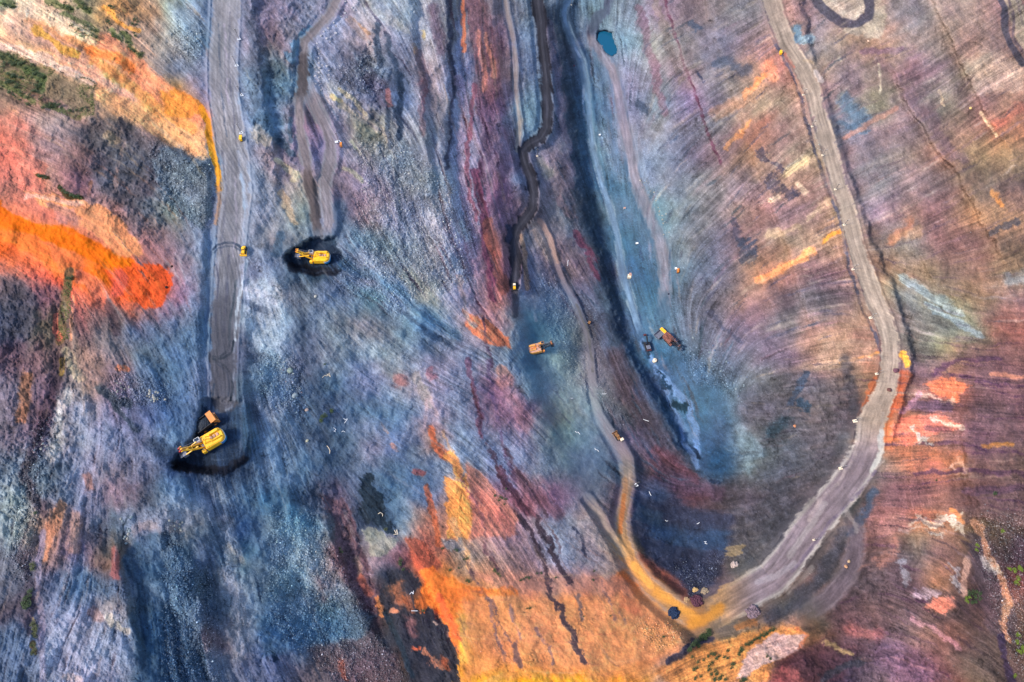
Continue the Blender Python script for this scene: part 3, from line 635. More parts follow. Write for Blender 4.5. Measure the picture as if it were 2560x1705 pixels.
def paint(C, kind, hx, al, wd, sf, wrp, P):
    col = hexc(hx)
    if kind == 's':
        r = poly_dist(P, wrp, wd*1.2+24*wrp+8)
        if r is None: return
        sl, d, _, _ = r
        d = d+wrp*(min(wd, 40)*0.05+.6)*(L2[sl]*.7+L3[sl]*.7)+wrp*.8*G1[sl]
        m = 1-sstep(wd/2*(1-sf), wd/2*(1+sf)+1.5, d)
    else:
        r = poly_dist(P, wrp, wd*2+24*wrp+8, True)
        if r is None: return
        sl, d, _, _ = r
        d = d+wrp*2.4*(L2[sl]*.6+L3[sl])+wrp*.8*G1[sl]
        m = 1-sstep(-wd*sf, wd*sf+1, d)
    ks = .82 if (kind == 'p' and wd < 13) or (kind == 's' and (wd < 22 or sf < .85)) else .38
    m = ks*sstep(.24, .76, m+.34*EDG[sl]*(m > .001)*(m < .999))+(1-ks)*m
    if wd < 10 and kind == 's': m = m*(.35+.65*sstep(-.5, .35, fbmS[sl]))
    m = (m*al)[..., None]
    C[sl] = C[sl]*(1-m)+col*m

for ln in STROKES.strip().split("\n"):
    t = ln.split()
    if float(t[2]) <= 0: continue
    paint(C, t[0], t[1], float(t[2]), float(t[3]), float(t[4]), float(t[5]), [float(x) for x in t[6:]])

# ------------------------------------------------------------------ thin seams and clefts following the grain
CL = np.zeros((NV, NU), f32)
sr = random.Random(21)
def seam(u, v, length, wdt, hx, al, rel=0.0, tilt=0.0):
    P = []
    for sg in (1, -1):
        x, y = u, v; pdx = None; Q_ = []
        for _ in range(int(length/2/8)):
            i = int(min(max((x-U0)/ST, 0), NU-1)); j = int(min(max((y-V0)/ST, 0), NV-1)); dx, dy = float(CT[j, i]), float(SN[j, i])
            dx, dy = dx*math.cos(tilt)-dy*math.sin(tilt), dx*math.sin(tilt)+dy*math.cos(tilt)
            if pdx is None: dx *= sg; dy *= sg
            elif dx*pdx[0]+dy*pdx[1] < 0: dx = -dx; dy = -dy
            pdx = (dx, dy); x += dx*8+sr.gauss(0, .9); y += dy*8+sr.gauss(0, .9); Q_.append((x, y))
        P = P+Q_ if sg == 1 else Q_[::-1]+[(u, v)]+P
    if len(P) < 2: return
    r = poly_dist([c for p in P for c in p], .5, wdt*2+14)
    if r is None: return
    sl, d, tt, _ = r
    f = np.clip(np.sin(np.pi*np.clip(tt/(len(P)-1), 0, 1)), 0, 1)**.6
    ww = wdt*(.35+.65*f)*(1+.35*F3[sl])
    m = (1-sstep(ww*.25, ww*.75+.8, d+.7*G1[sl]))*al*f*(.55+.45*sstep(-.4, .5, fbmS[sl]))
    C[sl] = C[sl]*(1-m[..., None])+hexc(hx)*m[..., None]
    if rel: CL[sl] = np.maximum(CL[sl], m*rel)
SEAMS = [  # u0 v0 u1 v1 count length width colours alpha relief
 (860, 0, 1240, 760, 70, (60, 200), (2.5, 6), ["345", "446", "435", "557", "abc"], .6, 1),
 (1100, 0, 1260, 760, 34, (60, 220), (3, 7), ["534", "634", "424", "a87", "8c5560"], .6, 1),
 (600, 0, 1000, 700, 60, (40, 120), (2, 6), ["346", "457", "bbb", "ccb", "98a"], .55, 1),
 (620, 640, 1250, 1250, 80, (60, 220), (2, 5), ["457", "568", "bcd", "345", "a9a"], .5, 1),
 (1380, 0, 1560, 860, 60, (40, 140), (3, 7), ["234", "346", "778", "123", "657"], .6, 1),
 (1440, 60, 1700, 860, 90, (30, 120), (2, 8), ["347", "235", "79a", "568", "346"], .55, 1),
 (1560, 820, 1840, 1200, 40, (30, 120), (2, 6), ["368", "247", "8ac", "357"], .45, 1),
 (1500, 820, 1760, 1220, 40, (40, 120), (3, 7), ["334", "445", "867", "234"], .6, 1),
 (1620, 0, 2120, 900, 210, (30, 120), (2, 7), ["446", "557", "cba", "dcb", "345", "a98", "968"], .55, 1),
 (2080, 60, 2560, 860, 170, (40, 150), (2, 7), ["656", "757", "dcc", "cba", "545", "b88", "879"], .5, 1),
 (1850, 860, 2180, 1280, 60, (40, 130), (2, 6), ["334", "445", "989", "a98", "545"], .55, 1),
 (2200, 860, 2560, 1300, 70, (60, 200), (2, 6), ["535", "434", "dba", "a77", "535"], .55, 1),
 (2120, 1280, 2500, 1700, 70, (40, 140), (2, 7), ["434", "535", "cab", "c87", "323"], .55, 1),
 (0, 0, 520, 420, 80, (40, 160), (2, 7), ["b75", "a76", "fdb", "fc9", "865", "c96"], .5, 1),
 (0, 420, 480, 760, 50, (40, 120), (2, 5), ["c64", "fa7", "a54", "d75"], .5, 1),
 (0, 760, 320, 1700, 90, (40, 140), (2, 7), ["434", "545", "aaa", "a87", "656", "334"], .5, 1),
 (280, 560, 560, 1700, 100, (40, 150), (2, 7), ["346", "457", "9ab", "bcd", "235"], .5, 1),
 (560, 1100, 960, 1700, 60, (40, 140), (2, 6), ["346", "457", "bcd", "235"], .5, 1),
 (1150, 1300, 1600, 1690, 46, (60, 220), (1.5, 4), ["a65", "c86", "fc9", "865", "b76"], .5, 1),
 (1170, 1440, 1640, 1690, 50, (60, 200), (1.5, 4), ["b76", "fc9", "c86", "a65"], .5, 1, -1.0),
 (1200, 880, 1560, 1280, 40, (40, 120), (1.5, 4), ["446", "557", "9ab"], .4, 1)]
for (u0, v0, u1, v1, n_, ln_, wd_, cols, al_, rl_, *tl_) in SEAMS:
    for _ in range(n_):
        hx = sr.choice(cols); dark = sum(int(c, 16) for c in hx) < 19
        seam(sr.uniform(u0, u1), sr.uniform(v0, v1), sr.uniform(*ln_), sr.uniform(*wd_), hx, al_*sr.uniform(.6, 1.3)*(1 if dark else .55), rl_ if dark else 0, sr.gauss(tl_[0] if tl_ else 0, .06))

# ------------------------------------------------------------------ heights (metres), control rows every 213 px
HG = """
17 13 5 2 -10 -22 -48 -76 -60 -42 -28 -16 -8
17 13 4 2 -12 -24 -50 -80 -62 -42 -28 -16 -8
15 11 3 0 -12 -26 -52 -84 -64 -44 -30 -18 -8
13 9 2 -3 -14 -28 -54 -86 -70 -46 -32 -20 -10
14 9 3 -6 -20 -34 -56 -88 -78 -52 -34 -20 -10
17 12 5 -8 -24 -38 -56 -80 -90 -62 -36 -20 -8
20 14 7 -10 -26 -36 -46 -58 -80 -60 -36 -18 -4
22 16 7 -10 -26 -28 -34 -44 -58 -50 -34 -16 0
24 17 8 -8 -20 -22 -26 -32 -36 -32 -26 -12 4
"""
hg = np.array([[float(x) for x in r.split()] for r in HG.strip().split("\n")], f32)
H = crmat(vs/213.1, 9)@hg@crmat(us/213.3, 13).T
H = H+1.6*F4+0.9*F1
SCARPS = """
-3 7 60 525 -40 532 150 540 330 528 520 512 800 505 1000
-4 6 50 640 20 660 200 690 380 700 560
4 6 50 905 40 940 150 960 300 1000 500
-6 8 60 1125 -20 1130 200 1120 420 1160 620 1200 760
-4 14 60 1240 -20 1262 300 1252 480 1272 620 1290 780 1330 900 1362 1000 1420 1150
-12 18 80 1405 -20 1425 150 1440 300 1452 420 1470 520 1498 600 1520 700 1545 800 1590 900 1650 1000 1700 1100 1760 1190
6 9 60 1625 -20 1640 200 1660 430 1700 640 1740 850 1835 1000 1850 1130
4 6 45 1665 0 1672 35 1704 141 1736 231 1766 326 1802 408 1850 560 1900 700 1950 850
5 6 50 1925 85 1982 190 2028 350 2075 480 2125 680 2188 840 2205 900 2150 1050 2130 1180 2000 1320 1900 1420
-5 6 50 2000 -20 2040 160 2080 300 2130 450 2180 600 2260 780 2290 900 2240 1060 2210 1180 2090 1330 2000 1440
-6 6 50 340 300 420 360 480 395 530 410
-4 6 50 320 1290 300 1400 330 1560 400 1710
-4 6 50 470 1330 500 1500 540 1710
4 5 40 1760 0 1800 150 1850 300 1900 430 1960 600 2010 760 2040 880
5 5 45 2200 120 2260 250 2330 350 2400 450 2480 600 2540 700
4 5 40 2330 0 2400 150 2470 300 2560 430
3 4 35 1560 240 1600 440 1650 580 1690 700
3 5 40 2240 560 2330 700 2430 800 2560 850
-4 6 50 1030 0 1060 200 1080 420 1100 620
4 5 40 2440 900 2400 1060 2420 1200 2500 1400 2540 1600
3 5 40 2300 900 2290 1060 2270 1200 2300 1400 2240 1560
-5 6 60 800 1200 850 1380 910 1520 1010 1700
4 6 60 960 1230 1060 1440 1130 1560 1160 1700
4 6 40 1670 1660 1740 1615 1830 1590 1930 1555 2020 1590
"""
for ln in SCARPS.strip().split("\n"):
    t = [float(x) for x in ln.split()]
    A, wd, Lr = t[:3]
    r = poly_dist(t[3:], 1.0, Lr*2.6)
    sl, d, tt, sd_ = r; nn = len(t[3:])//2-1
    tp = sstep(0, 1.2, nn-tt)*(sstep(0, 1.0, tt) if t[4] > 20 else 1.0)
    d = d*sd_                                 # + on the right hand of travel in image (down = left of page)
    H[sl] += -A*0.5*np.tanh(d/wd)*np.exp(-(d/Lr)**2)*tp

# pits, dips, pond and flat working floors: depth relative to surroundings
def floor(P, z, feather, alpha=1.0):
    sl, d, _, _ = poly_dist(P, 0.8, feather*3+10, True)
    m = (1-sstep(-feather, feather, d))*alpha
    H[sl] = H[sl]*(1-m)+z*m
H = H.astype(f32)
def hat(u, v):
    fu = (u-U0)/ST; fv = (v-V0)/ST
    iu = int(min(max(fu, 0), NU-2)); iv = int(min(max(fv, 0), NV-2))
    a, b = fu-iu, fv-iv
    return float((H[iv, iu]*(1-a)+H[iv, iu+1]*a)*(1-b)+(H[iv+1, iu]*(1-a)+H[iv+1, iu+1]*a)*b)

# ------------------------------------------------------------------ roads: name, widths, colours (centre, verge), points
ROADS = [
 ("haul_road", 68, "918f9b", "99a", .9, "565 -30 562 60 556 150 558 240 572 320 584 400 590 480 580 560 573 650 566 750 560 850 557 950 560 1000"),
 ("access_road", 25, "8d828c", "8f8f9f", .9, "850 -30 842 0 827 33 792 71 762 103 757 136 757 177 757 217 749 258 749 312 757 361 768 408 772 453 784 507 792 562 800 612"),
 ("access_road", 30, "8a8290", "8f8f9f", .9, "763 215 790 270 812 312 826 353 826 402 812 453 816 507 823 556 812 603"),
 ("coal_haul_road", 27, "343344", "211f30", .96, "1342 -30 1344 0 1352 54 1355 109 1362 163 1366 217 1369 272 1366 321 1352 345 1326 359 1306 378 1313 408 1326 440 1334 480 1331 521 1313 548 1293 570 1284 603 1290 657 1287 712"),
 ("service_track", 12, "a99", "99a", .75, "1258 -30 1270 40 1283 95 1290 163 1289 217 1296 272 1301 326 1296 361"),
 ("pit_road", 18, "8ac", "9bc", .9, "1440 -20 1415 8 1409 30 1412 52 1424 87 1440 122 1454 155 1465 204 1473 258 1474 312 1481 367 1495 421 1506 467 1525 521 1538 570 1549 630 1557 684 1573 738 1592 806 1600 840"),
 ("pit_ramp", 26, "a9a", "99a", .88, "1525 -20 1514 27 1488 52 1475 81 1482 106 1506 136 1530 174 1546 231 1554 285 1563 326 1576 380 1586 440 1606 494 1626 548 1650 603 1662 657 1662 711 1657 779"),
 ("haul_road", 38, "b8a294", "c2ac9e", .93, "1916 -40 1928 0 1944 54 1966 109 2008 174 2034 231 2050 299 2072 367 2088 426 2098 460 2121 535 2137 603 2159 671 2184 738 2213 806 2224 850 2226 906 2218 961 2194 1015 2177 1056 2172 1110 2150 1164 2110 1219 2060 1278 2015 1332 1969 1400 1930 1446 1878 1475 1820 1512 1769 1544"),
 ("clay_road", 26, "c96", "b98", .78, "1350 548 1372 594 1389 657 1410 711 1438 752 1454 793 1466 834 1476 870 1479 933 1482 988 1497 1037 1520 1077 1546 1110 1568 1151 1572 1205 1563 1246 1552 1305 1556 1346 1581 1408 1620 1463 1660 1495 1701 1528 1750 1552"),
 ("clay_track", 20, "ba9", "a98", .7, "1470 1246 1500 1290 1540 1360 1570 1405"),
 ("side_road", 36, "767", "878", .9, "2124 1285 2143 1332 2138 1387 2116 1441 2074 1495 2018 1536"),
]
WMUL = {0: [(0, 1), (.5, 1.05), (1, .95)], 7: [(0, 1.15), (.3, 1.0), (.5, 1.2), (.58, 1.35), (.68, 1.9), (.78, 2.2), (.88, 2.3), (1, 2.2)],
        8: [(0, .5), (.3, .5), (.45, .7), (.55, 1.1), (.7, 1.2), (1, 1.9)], 6: [(0, .9), (.2, .85), (.6, 1.1), (.85, 1.2), (1, 1)], 10: [(0, .8), (.4, 1.05), (1, 1.2)]}
RN = fbm(7, 333, 3); RID = np.zeros((NV, NU), np.int16); RSM = np.zeros((NV, NU), f32)
# smooth profile first
for ri, (nm, wd, c1, c2, al, ps) in enumerate(ROADS):
    P = np.array([float(x) for x in ps.split()], f32).reshape(-1, 2)
    wm = WMUL.get(ri, [(0, 1), (1, 1)])
    r = poly_dist(P, 0.0, wd*3.4)
    sl, d, tt, sd_ = r
    wd_l = wd*np.interp(tt/(len(P)-1), [a for a, b in wm], [b for a, b in wm]).astype(f32)
    zc = np.array([hat(u, v) for u, v in P], f32)
    for _ in range(3): zc[1:-1] = (zc[:-2]+2*zc[1:-1]+zc[2:])/4
    zz = np.interp(tt.ravel(), np.arange(len(P)), zc).reshape(tt.shape).astype(f32)
    wt = 1-sstep(wd_l*0.55, wd_l*1.1, d)
    H[sl] = H[sl]*(1-wt)+zz*wt
    # small berm heaps at the verges
    bm = np.exp(-((d-wd_l*0.56)/3.0)**2)
    if ri in (0, 3, 7): H[sl] += bm*(0.35+0.35*np.clip(F3[sl], 0, 1))
    dd = d+1.6*(L2[sl]+F3[sl])+(6 if ri in (0, 7) else 4)*F2[sl]+2*F1[sl]
    sf_ = 3.2 if ri in (8, 9, 10) else 1.3
    m = 1-sstep(wd_l*.5-2.5*sf_, wd_l*.5+3.5*sf_, dd)
    # wheel lanes
    x = d*sd_/wd_l
    seg = np.r_[0, np.cumsum(np.hypot(*np.diff(P, axis=0).T))]
    arc = np.interp(tt.ravel(), np.arange(len(P)), seg).reshape(tt.shape)
    def along(F, kx, ka, off): return gather(F, np.mod(200+off+d*sd_*kx, NU-2), np.mod(100+arc*ka, NV-2))
    lanes = 1.5*along(RN, 1.0, .055, 0)+1.1*along(RN, .5, .10, 300)+.6*along(RN, .28, .2, 600)
    col = hexc(c1)[None, None]+(hexc(c2)-hexc(c1))*sstep(.30, .46, np.abs(x)+.03*L2[sl])[..., None]
    if ri == 3: col = col+0.06*np.exp(-((np.abs(x)-.05)/.05)**2)[..., None]
    if ri == 0:
        g = sstep(500, 950, VV[sl])[..., None]; col = col*(1-g)+hexc("556")*g
        e = (np.exp(-((x+.40)/.06)**2)*sstep(350, 650, VV[sl])*.35*(.5+.5*np.tanh(3*F2[sl])))[..., None]; col = col*(1-e)+hexc("cdf")*e
    if ri == 1:
        g = (sstep(125, 140, VV[sl])*(1-sstep(225, 250, VV[sl]))+sstep(400, 440, VV[sl]))[..., None]*.8; col = col*(1-g)+hexc("4d4146")*g
    if ri == 6:
        g = (1-sstep(78, 100, VV[sl]))[..., None]; col = col*(1-g)+hexc("446")*g
    if ri == 7:
        g = sstep(1040, 1160, VV[sl])[..., None]; lo = hexc("878")+(hexc("b7afb2")-hexc("878"))*sstep(.34, .47, np.abs(x))[..., None]
        col = col*(1-g)+lo*g
        g = (sstep(1480, 1420, UU[sl])) if False else sstep(1960, 1780, UU[sl])*sstep(1400, 1500, VV[sl])
        g = (1-sstep(1780, 1900, UU[sl]))*sstep(1380, 1440, VV[sl])
        col = col*(1-g[..., None])+hexc("c96")*g[..., None]
    if ri == 8:
        g = (1-sstep(1000, 1330, VV[sl]))[..., None]; col = col*(1-g)+hexc("a9a")*g
        g = (sstep(560, 600, VV[sl])*(1-sstep(700, 760, VV[sl])))[..., None]*.5; col = col*(1-g)+hexc("b99")*g
    col = col*(1+0.085*lanes[..., None]*(1+.5*F1[sl][..., None]))*(1+.06*F2[sl]+.05*F1[sl])[..., None]
    L_ = seg[-1]; ef = sstep(-5, 55, arc+40*F2[sl]*.4) if P[0, 1] > 30 else 1.0; ef = ef*(sstep(-5, 55, L_-arc+16*F2[sl]) if ri not in (0, 3) else 1.0)
    if ri == 8: ef = ef*(.38+.62*sstep(1080, 1230, VV[sl]))
    if ri in (4, 5, 6, 9): ef = ef*(.75+.25*F1[sl])
    a = (m*al*ef)[..., None]
    C[sl] = C[sl]*(1-a)+col*a
    RSM[sl] = np.maximum(RSM[sl], 1-sstep(wd_l*.55, wd_l*.8, d))
    ids = RID[sl]; ids[d < wd_l*.5] = ri+1; RID[sl] = ids

PITS = [([(440, 1150), (470, 1120), (498, 1060), (510, 1000), (610, 1000), (622, 1040), (628, 1100), (612, 1150), (580, 1172), (520, 1182), (460, 1178), (425, 1165)], -4.0, 9),
        ([(712, 640), (740, 618), (790, 596), (840, 596), (860, 640), (855, 670), (835, 685), (795, 692), (750, 680), (715, 655)], -15.5, 9),
        ([(1310, 830), (1350, 815), (1420, 830), (1430, 880), (1400, 910), (1330, 900)], hat(1360, 870), 30, .4),
        ([(1590, 800), (1650, 790), (1720, 820), (1730, 900), (1650, 920), (1600, 900)], hat(1650, 860), 30, .4)]
for P, z, fe, *al_ in PITS: floor(P, z, fe, *al_)
pond_P = [(1499, 82), (1512, 80), (1530, 85), (1534, 96), (1540, 112), (1540, 130), (1528, 138), (1515, 130), (1504, 112), (1496, 100)]
pz = hat(1515, 105)
floor(pond_P, pz-2.6, 4)

# tyre marks and small crisp details painted by wheels and spills
FINE = """
s 235 .8 4 .6 .2 533 625 545 612 562 607 580 607 595 613 605 622
s 235 .5 3 .6 .2 536 632 548 620 565 615 585 616 600 626
s 123 .85 4 .6 .2 583 852 578 880 560 895 532 900
s 123 .8 4 .6 .2 532 897 560 912 576 935 582 965 576 1000
s 123 .7 4 .6 .2 575 852 568 878 550 892 530 892
s 235 .6 3 .6 .2 540 905 565 930 573 960 570 990
s 235 .7 4 .6 .2 535 960 530 1000 528 1030
s 345 .7 5 .6 .2 590 700 585 750 575 800 572 850
s cde .7 6 .8 .6 618 650 608 700 598 750 590 800 588 850
s 446 .6 3 .6 .2 540 650 546 700 542 760 538 830
s 446 .5 6 .6 .2 572 640 566 740 560 830
s 9bd .6 5 .7 .3 604 430 608 480 612 540
s abd .6 8 .7 .3 596 380 606 440 616 520
s 457 .5 3 .7 .3 470 1120 500 1140 540 1150 590 1140 612 1100
s 346 .5 3 .7 .3 560 1040 590 1070 600 1110 580 1150
s 568 .45 4 .7 .3 600 1010 604 1060 600 1120
s 457 .5 3 .7 .3 745 670 790 684 840 670 850 630
s 568 .4 3 .7 .3 780 612 800 600 830 610
s 235 .4 3 .6 .4 545 60 550 160 556 260 568 340
s 446 .4 3 .6 .4 575 30 572 140 578 240 590 340 600 420
s 445 .5 40 .9 1 560 760 556 860 556 980
s 556 .35 30 .9 1 585 400 580 560 572 680
s 446 .35 4 .6 .4 556 380 566 470 560 560 552 640
s bac .5 4 .6 .4 560 60 566 160 570 260
s bac .4 3 .6 .4 590 440 590 540 584 640
s fb6 .8 16 .9 .4 1585 1410 1605 1440 1625 1465
s ea5 .8 22 .9 .4 1640 1478 1690 1510 1740 1545
s d94 .8 26 .9 .4 1730 1560 1760 1550 1800 1520
s c74 .7 10 .8 .4 1562 1240 1555 1290 1553 1330
s c85 .5 14 .9 .4 1560 1200 1563 1250
s cbb .5 8 .8 .6 2205 1035 2200 1075 2198 1130 2208 1150 2180 1190 2150 1230 2110 1290
s ccc .85 12 .8 .6 2202 1080 2204 1130 2180 1180
s cbb .45 8 .8 .6 2150 1060 2148 1110 2120 1170 2090 1210 2050 1250 2020 1300
s ddd .25 14 .7 .3 2060 1260 2035 1300 2000 1350 1975 1390
s dde .25 14 .7 .3 1985 1410 1940 1440 1895 1455
s bbb .25 14 .8 .4 2030 1420 1990 1460 1970 1480
s 657 .7 7 .8 .3 2190 1180 2140 1240 2070 1310
s 657 .6 7 .8 .3 2090 1290 2030 1370 1980 1430
s dcc .7 12 .8 .6 2040 180 2050 200
s ca8 .7 6 .8 .3 2010 150 2035 158
s c76 .8 8 .8 .4 1962 135 1985 165
s bce .6 4 .7 .5 1458 215 1460 260 1464 300
s bce .6 4 .7 .5 1440 120 1452 140
s baa .5 12 .9 .8 2125 1290 2142 1325
s 335 .85 14 .7 .6 1273 570 1275 590 1268 600
s 445 .7 14 .8 .4 1289 720 1290 750 1286 790
s 666 .6 5 .8 .4 1440 760 1470 830 1482 930
s aab .6 5 .8 .4 1330 740 1340 800
"""
for ln in FINE.strip().split("\n"):
    t = ln.split(); paint(C, t[0], t[1], float(t[2]), float(t[3]), float(t[4]), float(t[5]), [float(x) for x in t[6:]])

# ------------------------------------------------------------------ rock texture on colours and heights
rs = RSM
rough = 1-.78*rs
SMO = np.ones((NV, NU), f32)
for P in ["1165 1470 1320 1460 1560 1440 1700 1560 1640 1700 1160 1710", "1290 760 1420 740 1500 900 1560 1100 1460 1260 1380 1100 1330 950", "1040 1420 1200 1440 1180 1640", "0 500 260 560 430 680 400 760 200 680 0 600"]:
    sl, d, _, _ = poly_dist([float(x) for x in P.split()], 1.5, 90, True)
    SMO[sl] *= .55+.45*sstep(-25, 45, d)
RUB = np.zeros((NV, NU), f32)       # rubble fields
for P in ["690 1290 780 1290 850 1400 920 1540 880 1610 760 1620 680 1560", "960 760 1180 700 1180 500 980 350 900 350 900 600",
          "1360 700 1480 800 1500 950 1560 1060 1480 1000 1380 850", "760 1620 940 1590 1010 1700 860 1710", "280 940 420 960 420 1010 300 1010",
          "100 1050 130 1050 90 1250 60 1450 30 1400 60 1200", "2440 1300 2560 1280 2570 1710 2500 1560", "850 180 940 120 950 220 860 230",
          "1680 860 1780 900 1830 980 1760 960", "420 1330 520 1450 540 1700 420 1700", "1700 1420 1800 1400 1740 1500", "640 900 740 900 760 1050 660 1000",
          "860 640 1000 700 1000 780 860 720", "1600 1570 1690 1560 1700 1600 1640 1620", "380 360 520 400 520 560 420 520", "440 60 500 80 500 150 440 140"]:
    sl, d, _, _ = poly_dist([float(x) for x in P.split()], 1.5, 90, True)
    RUB[sl] = np.maximum(RUB[sl], 1-sstep(-10, 30, d))
RUB *= (1-rs)
# dark, sharp edged clefts lying along the grain and pale veins
DK = 0
crack = np.exp(-(np.abs(fbm(40, 140, 4))/.035)**2)*sstep(0.1, .9, fbm(90, 150, 2))
BRK = np.zeros((NV, NU), f32)
for P in ["1740 1200 1850 1000 1980 930 2120 960 2150 1090 2060 1230 1960 1370 1860 1440 1830 1300", "640 0 830 0 760 100 740 400 680 460 620 300", "860 120 960 120 980 400 860 300",
          "220 300 400 350 420 560 340 620 220 500", "0 700 120 700 200 900 160 1300 0 1300", "2120 1300 2200 1300 2180 1560 2080 1600 2060 1500", "1940 1620 2300 1600 2400 1710 1900 1710", "760 1220 860 1230 960 1520 880 1520"]:
    sl, d, _, _ = poly_dist([float(x) for x in P.split()], 1.5, 90, True)
    BRK[sl] = np.maximum(BRK[sl], 1-sstep(-20, 50, d))
BN = fbm(20, 501, 4, gain=.7); BR = 1-2.2*np.abs(fbm(26, 502, 4, gain=.65))
STK = .45+.75*sstep(-.5, .6, fbm(120, 401, 3))      # where the rock is strongly ribbed
STK *= 1-.55*BRK
for P in ["1290 760 1420 740 1500 900 1560 1100 1460 1260 1380 1100 1330 950", "1600 1260 1830 1280 1790 1460 1700 1500 1600 1340", "1160 1480 1660 1500 1660 1650 1160 1700",
          "620 1280 780 1280 930 1540 640 1640", "1040 1420 1200 1440 1180 1640", "1560 780 1760 860 1830 1160 1740 1180", "380 360 530 400 530 560 420 520"]:
    sl, d, _, _ = poly_dist([float(x) for x in P.split()], 1.5, 90, True)
    STK[sl] *= .3+.7*sstep(-10, 40, d)
lum = (0.055*L1+0.050*np.tanh(1.6*L2)+0.045*np.tanh(2.2*L3)+0.035*np.tanh(2.2*L4))*STK+0.065*F3+0.06*np.tanh(2*F2)+0.055*G1+.04*F1+.06*fbm(14, 402, 3)*(1.4-STK)+BRK*(.10*BN-.09*BR)
lum = lum-0.26*crack
sp = (sstep(1.9, 2.9, G1+.6*F3)*(.08+.30*RUB)+RUB*.05*G1)*SMO**2
C = C*(1+(lum*rough*SMO*1.15)[..., None])
C = C+(sp*rough)[..., None]*np.array([.8, .85, .9], f32)
h1 = (0.8*fbm(75, 160, 5)+0.2*L3)*rough; h2 = (0.8*fbm(45, 170, 4)+0.2*L4)*rough
C[..., 0] *= 1+.03*h1; C[..., 2] *= 1-.03*h1
C[..., 1] *= 1+.025*h2; C[..., 0] *= 1-.015*h2
# a little more colour strength
C *= 1-.17*sstep(.18, .45, C[..., 2:3]-C[..., 0:1])
cool = np.clip((C[..., 2]-C[..., 0])*6, 0, 1)*.38
C[..., 2] *= 1+.05*np.clip((C[..., 2]-C[..., 0])*8, 0, 1)
C[..., 1] = C[..., 1]*(1-cool)+(.5*C[..., 0]+.5*C[..., 2])*cool
g = C.mean(-1, keepdims=True)
ch = C.max(-1, keepdims=True)-C.min(-1, keepdims=True)
C = np.clip(g+(C-g)*(.78+.30*sstep(.22, .55, ch)), 0.02, 1.0)
lin = np.where(C <= 0.04045, C/12.92, ((C+0.055)/1.055)**2.4)
lin = (lin*ALB).astype(f32)

H += rough*SMO*((0.045*L2+0.09*np.tanh(1.8*L3)+0.24*L4)*STK+0.30*F2+0.13*F3+0.055*G1+0.7*fbm(50, 210, 3)-.35*CL+BRK*(.35*BN-.45*BR))-rough*.3*crack
H += RUB*(0.12*np.clip(G1, -1, 3)+.15*vnoise(5, seed=201))
H += rs*(0.05*L2+0.05*F3)
H[...] = H.astype(f32)

# ------------------------------------------------------------------ materials
def mat(name, col, rough=.6, metal=0.0, bump=0.0, scale=4.0, vary=0.12):
    m = bpy.data.materials.new(name); m.use_nodes = True
    n = m.node_tree; b = n.nodes['Principled BSDF']
    b.inputs['Roughness'].default_value = rough; b.inputs['Metallic'].default_value = metal
    tc = n.nodes.new('ShaderNodeTexCoord'); nz = n.nodes.new('ShaderNodeTexNoise')
    nz.inputs['Scale'].default_value = scale; nz.inputs['Detail'].default_value = 5
    n.links.new(tc.outputs['Object'], nz.inputs['Vector'])
    rp = n.nodes.new('ShaderNodeValToRGB')
    c = np.array(col[:3])
    rp.color_ramp.elements[0].position = .3; rp.color_ramp.elements[1].position = .75
    rp.color_ramp.elements[0].color = (*(c*(1-vary*2)), 1); rp.color_ramp.elements[1].color = (*np.minimum(c*(1+vary), 1), 1)
    n.links.new(nz.outputs['Fac'], rp.inputs['Fac']); n.links.new(rp.outputs['Color'], b.inputs['Base Color'])
    if bump:
        bp = n.nodes.new('ShaderNodeBump'); bp.inputs['Strength'].default_value = bump
        n.links.new(nz.outputs['Fac'], bp.inputs['Height']); n.links.new(bp.outputs['Normal'], b.inputs['Normal'])
    return m

def ground_mat(name, rough=.95):
    m = bpy.data.materials.new(name); m.use_nodes = True
    n = m.node_tree; b = n.nodes['Principled BSDF']; b.inputs['Roughness'].default_value = rough
    b.inputs['Specular IOR Level'].default_value = .15
    at = n.nodes.new('ShaderNodeAttribute'); at.attribute_name = 'rock'
    tc = n.nodes.new('ShaderNodeTexCoord'); nz = n.nodes.new('ShaderNodeTexNoise')
    nz.inputs['Scale'].default_value = 1.7; nz.inputs['Detail'].default_value = 6; nz.inputs['Roughness'].default_value = .7
    n.links.new(tc.outputs['Object'], nz.inputs['Vector'])
    mr = n.nodes.new('ShaderNodeMapRange'); mr.inputs['From Min'].default_value = .3; mr.inputs['From Max'].default_value = .7
    mr.inputs['To Min'].default_value = .84; mr.inputs['To Max'].default_value = 1.16
    n.links.new(nz.outputs['Fac'], mr.inputs['Value'])
    vm = n.nodes.new('ShaderNodeVectorMath'); vm.operation = 'SCALE'
    n.links.new(at.outputs['Color'], vm.inputs[0]); n.links.new(mr.outputs[0], vm.inputs['Scale'])
    n.links.new(vm.outputs[0], b.inputs['Base Color'])
    bp = n.nodes.new('ShaderNodeBump'); bp.inputs['Strength'].default_value = .35; bp.inputs['Distance'].default_value = .25
    n.links.new(nz.outputs['Fac'], bp.inputs['Height']); n.links.new(bp.outputs['Normal'], b.inputs['Normal'])
    return m
M_ground = ground_mat("rock_and_clay"); M_road = ground_mat("packed_road_dirt", .9)

def struct(o): o['kind'] = 'structure'; return o
def stuff(o): o['kind'] = 'stuff'; return o

